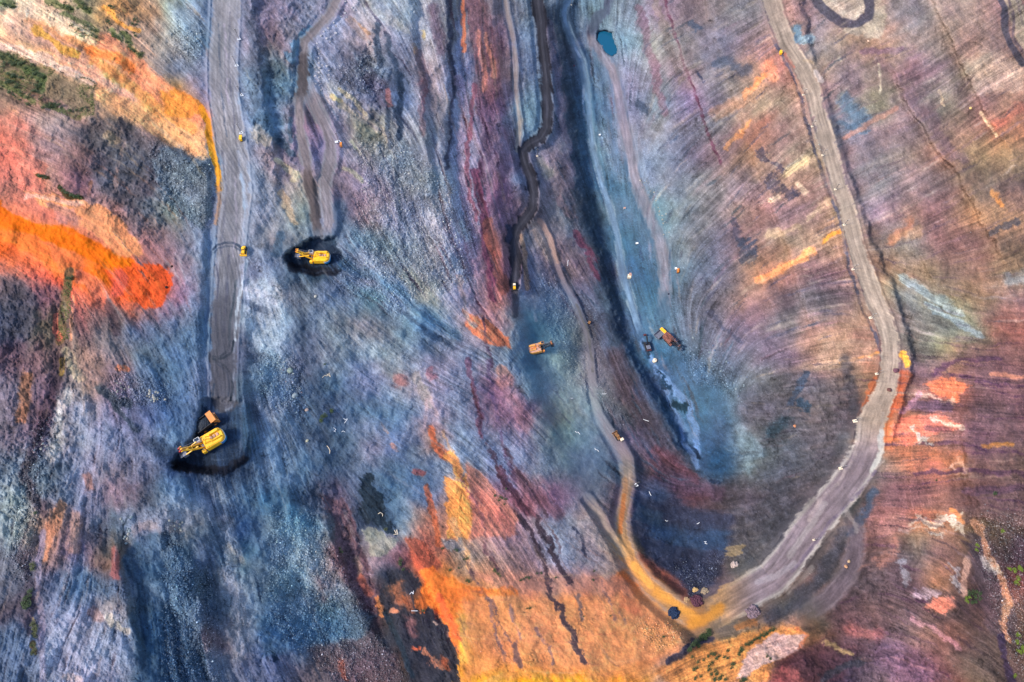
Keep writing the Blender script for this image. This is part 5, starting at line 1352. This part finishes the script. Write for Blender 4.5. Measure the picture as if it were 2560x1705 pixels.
rock(2240, 926, 1.5, "756", "dark brown boulder in the tan road beside a white patch", 6)
rock(2223, 975, 1.3, "755", "dark brown boulder, alone in the middle of the tan road", 7)
rock(768, 1102, .8, "ccb", "tiny white boulder below the maroon spot by the blue gully", 8)
rock(2115, 1416, .9, "da8", "small orange boulder on the mauve side road, lower of two", 9)
rock(2122, 1403, .8, "db9", "small orange boulder on the mauve side road, upper of two", 10)
rock(416, 718, .8, "433", "black boulder on the red clay tip, lower of two", 11)
rock(429, 666, .7, "433", "black boulder on the red clay tip, upper of two", 12)
rock(1671, 735, .6, "224", "small black boulder on the lower end of the dusty ramp", 13)
rock(1435, 164, .8, "745", "small maroon boulder left of the pale blue pit road", 14)
rock(2171, 102, .9, "ecb", "pale boulder below the hairpin at the top right", 15)
rock(2426, 270, .9, "fd9", "cream boulder on the pink slope at the upper right", 16)
rock(1987, 1065, .9, "d97", "small orange boulder on the dark slope left of the tan road bend", 17)
for k, (u, v, r_, c, lb) in enumerate([(1685, 1533, 3.2, "346", "dark blue gravel heap dumped on the orange slope beside the road junction"),
        (1739, 1476, 1.7, "db8", "sandy yellow heap at the dark coal dump's lower tip"), (1762, 1479, 2.2, "a98", "greyish heap right of the sandy yellow one at the coal dump's tip"),
        (1742, 1502, 3.2, "645", "dark maroon heap below the sandy yellow one"), (1716, 1500, 1.6, "ca8", "pale heap left of the dark maroon one"),
        (1884, 1534, 4.0, "878", "broad grey heap at the lower edge of the big road curve"),
        (1838, 1414, 2.4, "cbb", "pale heap by the upper edge of the big road curve")]):
    rock(u, v, r_*.9, c, lb, 30+k, "gravel_heap", "heap", None, None, True)
hm = [rock_mesh("gravel_heap", 1.0, 60+k, c, .6, 2, True) for k, c in enumerate(("ccd", "bbc", "aab"))]
for k, (x, y) in enumerate([(820, 15), (885, 70), (905, 95), (820, 120), (780, 155), (835, 160), (715, 210), (665, 260), (740, 240), (735, 305), (690, 340), (680, 385), (650, 355), (575, 445), (580, 495), (575, 535), (580, 580), (585, 625), (578, 665), (585, 710), (580, 745), (580, 785), (595, 830), (545, 620), (545, 700), (550, 770), (610, 600), (650, 610), (670, 650), (670, 690), (675, 730), (625, 290), (600, 330), (560, 400)]):
    rock(640+x/3.68, y/3.68, 1, "ccd", "small pale heap of tipped rock in the rows beside the brown road", k, "gravel_heap", "heap", "pale heaps tipped in rows beside the brown road", hm[k % 3], True, sc=.65+.5*((k*7) % 5)/5)
bmsh = [rock_mesh("boulder", 1.0, 80+k, c, .75, 1) for k, c in enumerate(("89a", "9ab", "78a", "a9a", "bbb"))]
def scatter(area, n, lab, grp, s0, s1, seed, cs=(0, 1, 2, 3, 4), line=False, jit=5):
    rr = random.Random(seed); P = [float(x) for x in area.split()]; P = [(P[i], P[i+1]) for i in range(0, len(P), 2)]
    k = 0; tries = 0
    while k < n and tries < n*60:
        tries += 1
        if line:
            f = rr.random()*(len(P)-1.001); i = int(f); a, b = P[i], P[i+1]
            u = a[0]+(b[0]-a[0])*(f-i)+rr.gauss(0, jit); v = a[1]+(b[1]-a[1])*(f-i)+rr.gauss(0, jit)
        else:
            xs = [p[0] for p in P]; ys = [p[1] for p in P]; u = rr.uniform(min(xs), max(xs)); v = rr.uniform(min(ys), max(ys))
            ins = False
            for i in range(len(P)):
                a, b = P[i], P[(i+1) % len(P)]
                if (a[1] > v) != (b[1] > v) and u < (b[0]-a[0])*(v-a[1])/(b[1]-a[1])+a[0]: ins = not ins
            if not ins: continue
        rock(u, v, .5, "", lab, rr.randint(0, 99), "boulder", "boulder", grp, bmsh[rr.choice(cs)], sc=rr.uniform(s0, s1)*rr.uniform(.7, 1)); k += 1
scatter("1608 448 1625 480 1645 520 1665 555 1672 590", 34, "small grey block in the row along the right edge of the dusty ramp", "blocks along the ramp edge", .4, .9, 1, (0, 1, 4), True, 5)
scatter("1725 860 1760 870 1790 900 1830 930 1860 965 1830 975", 30, "small bluish block at the foot of the right pit wall", "blocks at the foot of the pit wall", .4, 1.1, 2, (0, 1, 2), True, 12)
scatter("360 970 420 985 415 1010 365 1000", 22, "small white block in the cluster on the blue slope left of the haul road", "white blocks left of the haul road", .5, 1.0, 3, (1, 4))
scatter("280 950 330 960 320 1000 290 995", 20, "small tan block in the cluster left of the haul road", "tan blocks left of the haul road", .4, .9, 4, (3, 4))
scatter("700 900 720 940 735 975 725 960", 16, "small grey block among pebbles on the blue gully's left bank", "blocks on the gully bank", .3, .9, 5, (0, 1, 3), True, 8)
scatter("325 1300 320 1330 315 1355", 12, "small blue-white block beside the dark cracks at lower left", "blocks beside the cracks", .5, 1.1, 6, (1, 4), True, 7)
scatter("420 1300 460 1300 470 1325 430 1325", 14, "small blue-white block on the ridge at lower left", "blocks on the ridge", .5, 1.0, 7, (1, 4))
scatter("100 1090 125 1120 110 1140 80 1130", 14, "small grey block in the dark gully at far left", "blocks in the dark gully", .5, 1.0, 8, (0, 3, 4))
scatter("1990 225 2008 238 2030 317 2056 389", 10, "small pale block on the upper left berm of the tan haul road", "blocks on the tan road's berm", .3, .6, 9, (4,), True, 4)

# rubble fields: one mass of stones
rr = np.random.default_rng(44)
prob = (RUB.ravel().astype(np.float64)+.012*rough.ravel())**1.5; prob /= prob.sum()
pick = rr.choice(prob.size, 26000, p=prob)
pj, pi = np.divmod(pick, NU)
Zr = H[pj, pi]; ux = us[pi]+rr.uniform(-1, 1, len(pick)); vx = vs[pj]+rr.uniform(-1, 1, len(pick))
Xr, Yr = unproj(ux, vx, Zr)
base = np.array([(1, 0, 0), (0, 1, 0), (-1, 0, 0), (0, -1, 0), (0, 0, .8), (0, 0, -.6)], f32)
fac = np.array([(0, 1, 4), (1, 2, 4), (2, 3, 4), (3, 0, 4), (1, 0, 5), (2, 1, 5), (3, 2, 5), (0, 3, 5)], np.int32)
size = (.16+.30*rr.random(len(pick))**3)[:, None, None]
ang = rr.uniform(0, 6.28, len(pick)); ca, sa = np.cos(ang), np.sin(ang)
bv = base[None]*rr.uniform(.6, 1.3, (len(pick), 6, 3))*size
vv = np.stack([bv[..., 0]*ca[:, None]-bv[..., 1]*sa[:, None]+Xr[:, None], bv[..., 0]*sa[:, None]+bv[..., 1]*ca[:, None]+Yr[:, None], bv[..., 2]+Zr[:, None]+.05], -1).reshape(-1, 3)
ff = (fac[None]+(np.arange(len(pick))*6)[:, None, None]).reshape(-1)
me = bpy.data.meshes.new("rubble"); me.vertices.add(len(vv)); me.vertices.foreach_set('co', vv.astype(f32).ravel())
me.loops.add(len(ff)); me.loops.foreach_set('vertex_index', ff.astype(np.int32)); me.polygons.add(len(ff)//3); me.polygons.foreach_set('loop_start', np.arange(0, len(ff), 3, dtype=np.int32))
cc = lin[pj, pi]*rr.uniform(.7, 1.5, (len(pick), 1))+rr.uniform(0, .10, (len(pick), 1))*np.array([[.9, .95, 1.0]])
cc = np.repeat(np.concatenate([np.clip(cc, 0, .8), np.ones((len(pick), 1))], 1), 6, axis=0)
a = me.attributes.new('rock', 'FLOAT_COLOR', 'POINT'); a.data.foreach_set('color', cc.astype(f32).ravel()); me.update(calc_edges=True); me.materials.append(M_rock)
o = bpy.data.objects.new("rubble", me); COL.objects.link(o); stuff(o); tag(o, "loose grey and blue stones strewn over the talus slopes", "rubble")

# ------------------------------------------------------------------ pond
wm_ = bpy.data.materials.new("pond_water"); wm_.use_nodes = True; n = wm_.node_tree; b = n.nodes['Principled BSDF']
b.inputs['Base Color'].default_value = (.006, .075, .14, 1); b.inputs['Roughness'].default_value = .12; b.inputs['IOR'].default_value = 1.33
nz = n.nodes.new('ShaderNodeTexNoise'); nz.inputs['Scale'].default_value = 1.2; bp = n.nodes.new('ShaderNodeBump'); bp.inputs['Strength'].default_value = .1
tc = n.nodes.new('ShaderNodeTexCoord'); n.links.new(tc.outputs['Object'], nz.inputs['Vector']); n.links.new(nz.outputs['Fac'], bp.inputs['Height']); n.links.new(bp.outputs['Normal'], b.inputs['Normal'])
wz = pz-.9
L = MB(); ring = []
for k, (u, v) in enumerate(pond_P):
    cu, cv = 1518, 107; x, y = unproj(cu+(u-cu)*1.12, cv+(v-cv)*1.08, wz); L.v.append((x, y, wz))
L.f.append(tuple(range(len(pond_P)))); wo_ = L.build("pond_water", wm_); struct(wo_); tag(wo_, "small turquoise pond right of the dusty ramp near the top", "pond")

# ------------------------------------------------------------------ scrap hoses
def hose(u, v, pts, label, col=P_wht, w_=.14):
    M = MB(); base = at(u, v)
    P = []
    for (a, b) in pts:
        q = at(u+a, v+b, .2); P.append(q-base)
    for a, b in zip(P, P[1:]): M.cyl(a, b, w_, n=6)
    o = M.build("scrap_hose", col); o.location = base
    return tag(o, label, "scrap hose", "scrap hoses and roots on the ground")
hose(1444, 1081, [(-6, -3), (-3, 0), (1, -1), (5, 3), (6, 5)], "curved white scrap hose, upper left of two on the grey-green bench")
hose(1492, 1125, [(-5, -5), (-3, -1), (2, 0), (5, 4)], "bent white scrap hose on the grey-green bench, the lower right of two")
hose(1430, 995, [(-3, 0), (0, 1), (3, 0)], "short white scrap hose on the pale bench below the small old shovel")
hose(1511, 985, [(-6, -1), (-2, 0), (5, -1)], "thin white scrap hose right of the clay road on the bench")
hose(1615, 1050, [(-7, -2), (-2, 0), (4, 2), (7, 3)], "long white scrap strip on the dark scarp left of the pit floor")
hose(1625, 1234, [(-2, -5), (0, 0), (3, 5)], "white scrap hose on the dark ground right of the orange road stretch")
hose(1420, 659, [(1, -9), (-1, -3), (0, 2), (-2, 6)], "white hooked scrap hose above the grey bench right of the yellow track")
hose(820, 938, [(-14, 6), (-8, 0), (-2, 2), (3, -5), (6, 4), (2, 0), (-3, -3)], "tangled pinkish roots in the blue gully, highest there", P_crm, .12)
hose(863, 1052, [(-4, -6), (0, -3), (6, -5), (2, 1), (-2, 6)], "tangled white roots at the blue gully's right side, largest there", P_wht, .13)
hose(837, 1074, [(-3, -5), (3, 0), (-2, 4), (2, 5)], "small white root piece left of the two tangles in the blue gully", P_wht, .12)
hose(858, 1078, [(-4, 2), (0, -1), (5, 2)], "small white root piece right of the others in the blue gully", P_wht, .12)
hose(822, 1124, [(-5, -10), (0, -4), (3, 3), (2, 10)], "long yellowish root in the teal end of the blue gully", P_crm, .13)
hose(953, 1285, [(-8, 0), (-2, -4), (4, 0), (3, 6)], "curved pink root on the black coal patch left of the red rubble", P_crm, .13)
hose(990, 1330, [(-4, -5), (0, 3), (2, -6), (5, 5), (-6, 6)], "pale tangled roots above the red rubble patch", P_crm, .14)
hose(1030, 1482, [(-6, 4), (0, -2), (3, 3), (4, -5)], "white branching root on the black coal strip", P_wht, .13)
hose(1036, 1527, [(-8, 0), (0, 0), (8, 0)], "straight white pole lying on the black coal strip", P_wht, .13)
hose(1764, 1357, [(-4, -3), (2, -3), (-2, 1), (4, 3)], "zigzag white scrap hose on the dark blue coal dump", P_wht, .12)
hose(1745, 1308, [(-3, 2), (0, 1), (4, -2)], "short bright white scrap on the dark blue coal dump's upper edge", P_wht, .14)
hose(1666, 1301, [(-3, -1), (0, 2), (4, 1)], "small white curved scrap at the dark blue coal dump's upper left", P_wht, .12)

# ------------------------------------------------------------------ shrubs and grass
def leaf_mat(name, c):
    m = mat(name, c, .8, scale=1.5, vary=.3); return m
LM = [leaf_mat("shrub_leaves_dark", (.045, .075, .02)), leaf_mat("shrub_leaves_bright", (.16, .22, .015)), leaf_mat("shrub_leaves_olive", (.09, .10, .03))]
def shrub_mesh(seed, m, n=170):
    rr = random.Random(seed); M = MB()
    lobes = [(rr.uniform(-.5, .5), rr.uniform(-.5, .5), rr.uniform(.35, .65), rr.uniform(.35, .6)) for _ in range(5)]
    for _ in range(n):
        lx, ly, lz, lr = rr.choice(lobes)
        th = rr.uniform(0, 6.28); ph = math.acos(rr.uniform(-.4, 1)); q = lr*rr.uniform(.6, 1)
        c = Vector((lx+q*math.sin(ph)*math.cos(th), ly+q*math.sin(ph)*math.sin(th), lz+q*math.cos(ph)*.9))
        a = Vector((rr.uniform(-1, 1), rr.uniform(-1, 1), rr.uniform(-.5, .5))).normalized(); b = a.cross(Vector((rr.uniform(-1, 1), rr.uniform(-1, 1), 1))).normalized()
        s = rr.uniform(.08, .15); k = len(M.v)
        M.v += [tuple(c-a*s), tuple(c+b*s*.6), tuple(c+a*s), tuple(c-b*s*.6)]; M.f.append((k, k+1, k+2, k+3))
    for i in range(4): M.beam((0, 0, -.1), (lobes[i][0]*.7, lobes[i][1]*.7, .5), .06, .03)
    me = bpy.data.meshes.new("shrub"); me.from_pydata(M.v, [], M.f); me.materials.append(m); return me
SM = [[shrub_mesh(10*j+i, LM[j]) for i in range(3)] for j in range(3)]
def shrub(u, v, rad, kind, lab, grp=None, k=0):
    o = bpy.data.objects.new("shrub", SM[kind][k % 3]); COL.objects.link(o); o.location = at(u, v, 0); o.scale = (rad, rad*.9, rad*.8)
    o.rotation_euler = (0, 0, k*2.1); tag(o, lab, "shrub", grp)
def shrubs(txt, kind, lab, grp, r0, r1, seed=0, one=None):
    rr = random.Random(seed); P = [float(x) for x in txt.split()]
    for i in range(0, len(P), 2): shrub(P[i], P[i+1], rr.uniform(r0, r1), kind, lab, grp, i//2+seed)
shrub(2503, 1328, 1.5, 1, "bright green shrub, topmost of those at the right edge's dark gravel")
shrub(2485, 1236, 1.6, 0, "round green shrub standing alone at the end of the dark dune lines")
shrub(2340, 1202, .9, 0, "tiny dark green shrub on the pink dunes")
shrub(2439, 1362, 1.3, 1, "bright green shrub above its twin between pink slope and gravel")
shrub(2438, 1374, 1.1, 1, "bright green shrub below its twin between pink slope and gravel")
shrubs("2524 1422 2534 1428 2545 1419 2552 1424", 1, "bright green shrub in the upper cluster on the dark gravel at the right edge", "upper right edge shrubs", 1.2, 1.7, 1)
shrubs("2543 1448 2536 1456", 1, "bright green shrub in the middle cluster on the dark gravel at the right edge", "middle right edge shrubs", 1.3, 1.6, 2)
shrubs("2421 1493 2418 1503 2414 1497", 1, "bright green shrub at the left side of the dark green thicket above the salmon patch", "bright thicket shrubs", 1.0, 1.4, 3)
shrubs("2430 1480 2440 1478 2448 1486 2447 1496 2438 1503 2429 1508 2420 1484 2436 1490", 0, "dark green shrub in the thicket above the salmon patch at right", "dark thicket shrubs", 1.2, 1.7, 4)
shrubs("2541 1607 2553 1618 2549 1628 2557 1627 2541 1586", 1, "bright green shrub in the lower cluster at the right edge", "lower right edge shrubs", 1.1, 1.6, 5)
shrub(2535, 1690, 1.5, 1, "bright green shrub in the lower right corner by the dark ditch")
shrub(1658, 1593, 1.1, 0, "single dark green shrub on the orange gravel fan at the bottom")
shrubs("1753 1593 1766 1582 1759 1587 1771 1578 1748 1598 1762 1592 1772 1588", 0, "dark green shrub in the thicket where the orange road meets the scrub bank", "road end thicket", 1.5, 2.3, 6)
shrubs("1736 1609 1725 1620 1731 1614 1740 1604 1745 1612 1722 1627", 0, "dark green shrub in the thicket left of the dark creek bed", "creek thicket", 1.5, 2.3, 7)
shrubs("1769 1639 1783 1637 1796 1640 1810 1642 1818 1646 1776 1632 1790 1644", 0, "dark green shrub in the middle row on the sandy scrub bank", "middle row shrubs", 1.0, 1.7, 8)
shrubs("1818 1628 1848 1628 1852 1618 1831 1661 1827 1668 1846 1634 1853 1626", 0, "dark green shrub in the right group on the sandy scrub bank", "right group shrubs", 1.1, 1.8, 9)
shrubs("1772 1661 1777 1683 1790 1686 1802 1689 1785 1696 1797 1698 1770 1672 1780 1655 1812 1700 1786 1676", 0, "dark green shrub in the lowest group on the sandy scrub bank", "lowest group shrubs", 1.0, 1.8, 10)
shrubs("1731 1642 1742 1669 1733 1672 1745 1655 1752 1690 1736 1695 1760 1650", 2, "olive shrub at the left end of the sandy scrub bank", "left end olive shrubs", .9, 1.4, 11)
shrubs("1864 1612 1871 1608 1878 1604 1885 1600 1891 1596 1897 1593 1902 1589 1909 1586 1916 1582 1924 1578 1932 1573", 0, "dark green shrub in the diagonal hedge between sand and pink clay", "diagonal hedge", 1.1, 1.8, 12)
shrubs("1916 1639 1856 1696 1862 1700 1848 1703 1925 1645", 0, "dark green shrub scattered on the pink clay near the bottom edge", "pink clay shrubs", 1.0, 1.6, 13)
shrubs("1310 1446 1315 1444 1303 1449 1322 1443 1300 1452 1342 1433 1353 1431 1389 1445 1485 1427 1483 1449 1317 1522 1324 1519 1459 1540 1526 1540", 0, "tiny dark green shrub dotted on the pink slope between the dark seams", "pink slope shrubs", .6, 1.1, 14)
shrubs("1106 1372 1137 1373 1143 1375 1159 1399 1166 1395 1147 1419 1125 1426 1166 1450 1172 1452", 0, "tiny dark green shrub on the upper orange slope beside the grey hollow", "upper orange slope shrubs", .7, 1.3, 15)
shrubs("1261 1247 1255 1244 1266 1249 1250 1242 1265 1221 1247 1252 1260 1260 1237 1238", 0, "tiny dark green shrub in the cluster high on the salmon slope", "salmon slope shrubs", .6, 1.3, 16)
shrubs("1240 1429 1246 1434 1235 1424 1251 1440", 2, "olive shrub in the small cluster right of the yellow ridge", "yellow ridge shrubs", .7, 1.2, 17)
shrubs("849 1372 851 1380", 0, "dark shrub at the edge of blue talus and maroon ground", "talus edge shrubs", 1.2, 1.7, 18)
shrubs("1000 1400 1001 1408 1008 1425", 0, "dark green shrub between the red rubble and the coal strip", "red rubble shrubs", 1.0, 1.6, 19)
shrub(1058, 1528, 1.2, 0, "small green shrub on the coal strip's right edge")
shrub(965, 1323, 1.2, 2, "olive shrub on the black patch above the pale gravel")
shrubs("830 1026 806 1043 812 1040 804 1050", 0, "dark shrub in the blue gully among the white roots", "blue gully shrubs", 1.2, 1.8, 20)
shrub(812, 912, 1.1, 0, "dark shrub at the top of the blue gully")
shrubs("64 1497 70 1502 62 1505 76 1480 74 1488 66 1512 72 1516", 0, "dark green shrub in the thicket beside the pale track at far left", "far left thicket", 1.3, 2.1, 21)
shrubs("84 1415 86 1423 82 1410", 2, "olive shrub on the orange spot at far left", "far left olive shrubs", 1.2, 1.7, 22)
shrub(89, 1284, 1.2, 0, "dark shrub above the orange strip at far left")
shrubs("87 1560 91 1570 88 1580 90 1590 84 1612 87 1622 85 1632", 2, "yellow olive shrub in the row along the pale track at far left", "track side olive shrubs", 1.0, 1.6, 23)
shrubs("276 18 282 22 274 15 338 52 345 55 333 60 341 63 270 55 275 60", 0, "dark shrub near the top on the orange hillside", "top hillside shrubs", 1.2, 2.0, 24)
shrubs("322 118 330 124 336 131 345 135 352 138 318 108 326 112 340 90 335 84 297 96 290 90", 0, "dark shrub in the string beside the grey gully on the orange hillside", "gully side shrubs", 1.2, 2.0, 25)
rr = random.Random(9)
txt = " ".join("%.0f %.0f" % (rr.gauss(cx, sx), rr.gauss(cy, sy)) for cx, cy, sx, sy, n in [(35, 155, 22, 12, 16), (30, 192, 20, 10, 12), (92, 190, 14, 12, 14), (100, 218, 8, 8, 6), (20, 212, 16, 8, 10), (45, 240, 22, 10, 10), (135, 268, 18, 5, 8), (210, 275, 14, 8, 6)] for _ in range(n))
shrubs(txt, 0, "dark shrub on the green meadow patch at the left edge", "left meadow shrubs", 1.0, 2.0, 26)
txt = " ".join("%.0f %.0f" % (u+rr.uniform(-3, 3), v+rr.uniform(-3, 3)) for u, v in [(10+i*9, 10+(i % 3)*4) for i in range(4)]+[(160, 10), (170, 18), (178, 24), (205, 12), (214, 22), (222, 30), (220, 65), (232, 72), (242, 78), (178, 64), (196, 76), (212, 84), (228, 90), (245, 96)])
shrubs(txt, 0, "dark green shrub on the upper grass strips of the orange hillside", "upper grass strip shrubs", 1.1, 2.0, 27)
shrubs(" ".join("%.1f %.1f" % (u, v) for u, v in [(203, 195), (208, 194), (213, 196), (219, 197), (225, 200), (229, 203), (234, 206), (238, 210), (239, 215), (236, 220), (231, 222), (225, 220)]), 2, "olive shrub in the ring round the sandy pale patch", "sandy patch ring shrubs", .7, 1.1, 28)
shrubs("100 439 106 442 112 446", 0, "dark shrub on the short strip above the pink clay field", "short strip shrubs", 1.2, 1.8, 29)
shrubs("152 472 158 477 164 481 170 485 178 489 187 491 196 493", 0, "dark shrub in the diagonal row at the orange clay's top edge", "clay edge shrubs", 1.3, 2.0, 30)
shrubs("168 696 176 696 182 694", 0, "dark shrub at the head of the olive gully", "olive gully shrubs", 1.3, 1.8, 31)

# grass: one mass of blades on the green hillside patches
rr = np.random.default_rng(12)
GP = ["0 5 40 14 40 20 0 18", "115 0 180 20 182 30 150 18", "190 0 228 20 225 35 195 15", "155 33 175 42 235 75 245 85 225 82 160 45", "165 60 215 85 258 100 250 105 205 95 165 70", "278 78 300 92 302 102 280 92",
      "0 125 40 132 90 155 140 175 100 225 40 230 0 215", "0 215 40 225 90 255 165 285 200 290 205 300 120 275 50 255 0 230", "190 210 235 215 235 290 200 290", "150 470 205 494 203 500 150 480", "95 436 120 450 118 454 95 442", "165 690 180 700 175 850 142 850 155 760"]
pts_ = []
for s_ in GP:
    P = np.array([float(x) for x in s_.split()]).reshape(-1, 2); n_ = 2600 if len(P) > 6 else 700
    q = rr.uniform(P.min(0), P.max(0), (n_, 2)); ins = np.zeros(n_, bool)
    for i in range(len(P)):
        a, b = P[i], P[(i+1) % len(P)]
        if a[1] != b[1]: ins ^= ((a[1] > q[:, 1]) != (b[1] > q[:, 1])) & (q[:, 0] < (b[0]-a[0])*(q[:, 1]-a[1])/(b[1]-a[1])+a[0])
    pts_.append(q[ins])
q = np.concatenate(pts_); M = MB()
q = q[[k for k in range(len(q)) if F2[int((q[k, 1]-V0)/ST), int((q[k, 0]-U0)/ST)] > -.1]]
for (u, v) in q:
    c = at(u, v); 
    for _ in range(3):
        a = rr.uniform(0, 6.28); l = rr.uniform(.25, .55); k = len(M.v); dx, dy = math.cos(a)*l, math.sin(a)*l
        M.v += [(c.x-dy*.35, c.y+dx*.35, c.z), (c.x+dy*.35, c.y-dx*.35, c.z), (c.x+dx, c.y+dy, c.z+l*.7)]; M.f.append((k, k+1, k+2))
me = bpy.data.meshes.new("grass"); me.from_pydata(M.v, [], M.f); me.materials.append(leaf_mat("grass_blades", (.13, .15, .03)))
o = bpy.data.objects.new("grass", me); COL.objects.link(o); stuff(o); tag(o, "olive green grass patches on the orange hillside", "grass")

# ------------------------------------------------------------------ labels that tell the members of a small group apart
ORD = ["leftmost", "second from left", "third from left", "fourth from left", "fifth from left", "sixth from left", "seventh from left", "eighth from left", "ninth from left", "tenth from left",
       "eleventh from left", "twelfth from left", "sixth from right", "fifth from right", "fourth from right", "third from right", "second from right", "rightmost"]
groups = {}
for o in COL.objects:
    if o.parent is None and 'group' in o and 'label' in o: groups.setdefault((o['group'], o['label']), []).append(o)
for (g_, lb), os_ in groups.items():
    n_ = len(os_)
    if 2 <= n_ <= 18:
        os_.sort(key=lambda q: q.location.x)
        names = ORD[:n_-min(n_//2, 6)]+ORD[len(ORD)-min(n_//2, 6):]
        for q, od in zip(os_, names):
            for noun in (" shrub", " block"):
                if noun in lb: q['label'] = " ".join((lb.replace(noun, noun+", "+od+",", 1)).split()[:16]); break
for o in COL.objects:
    if o.parent is None and 'label' in o and len(o['label'].split()) > 16: print("LONG", o['label'])
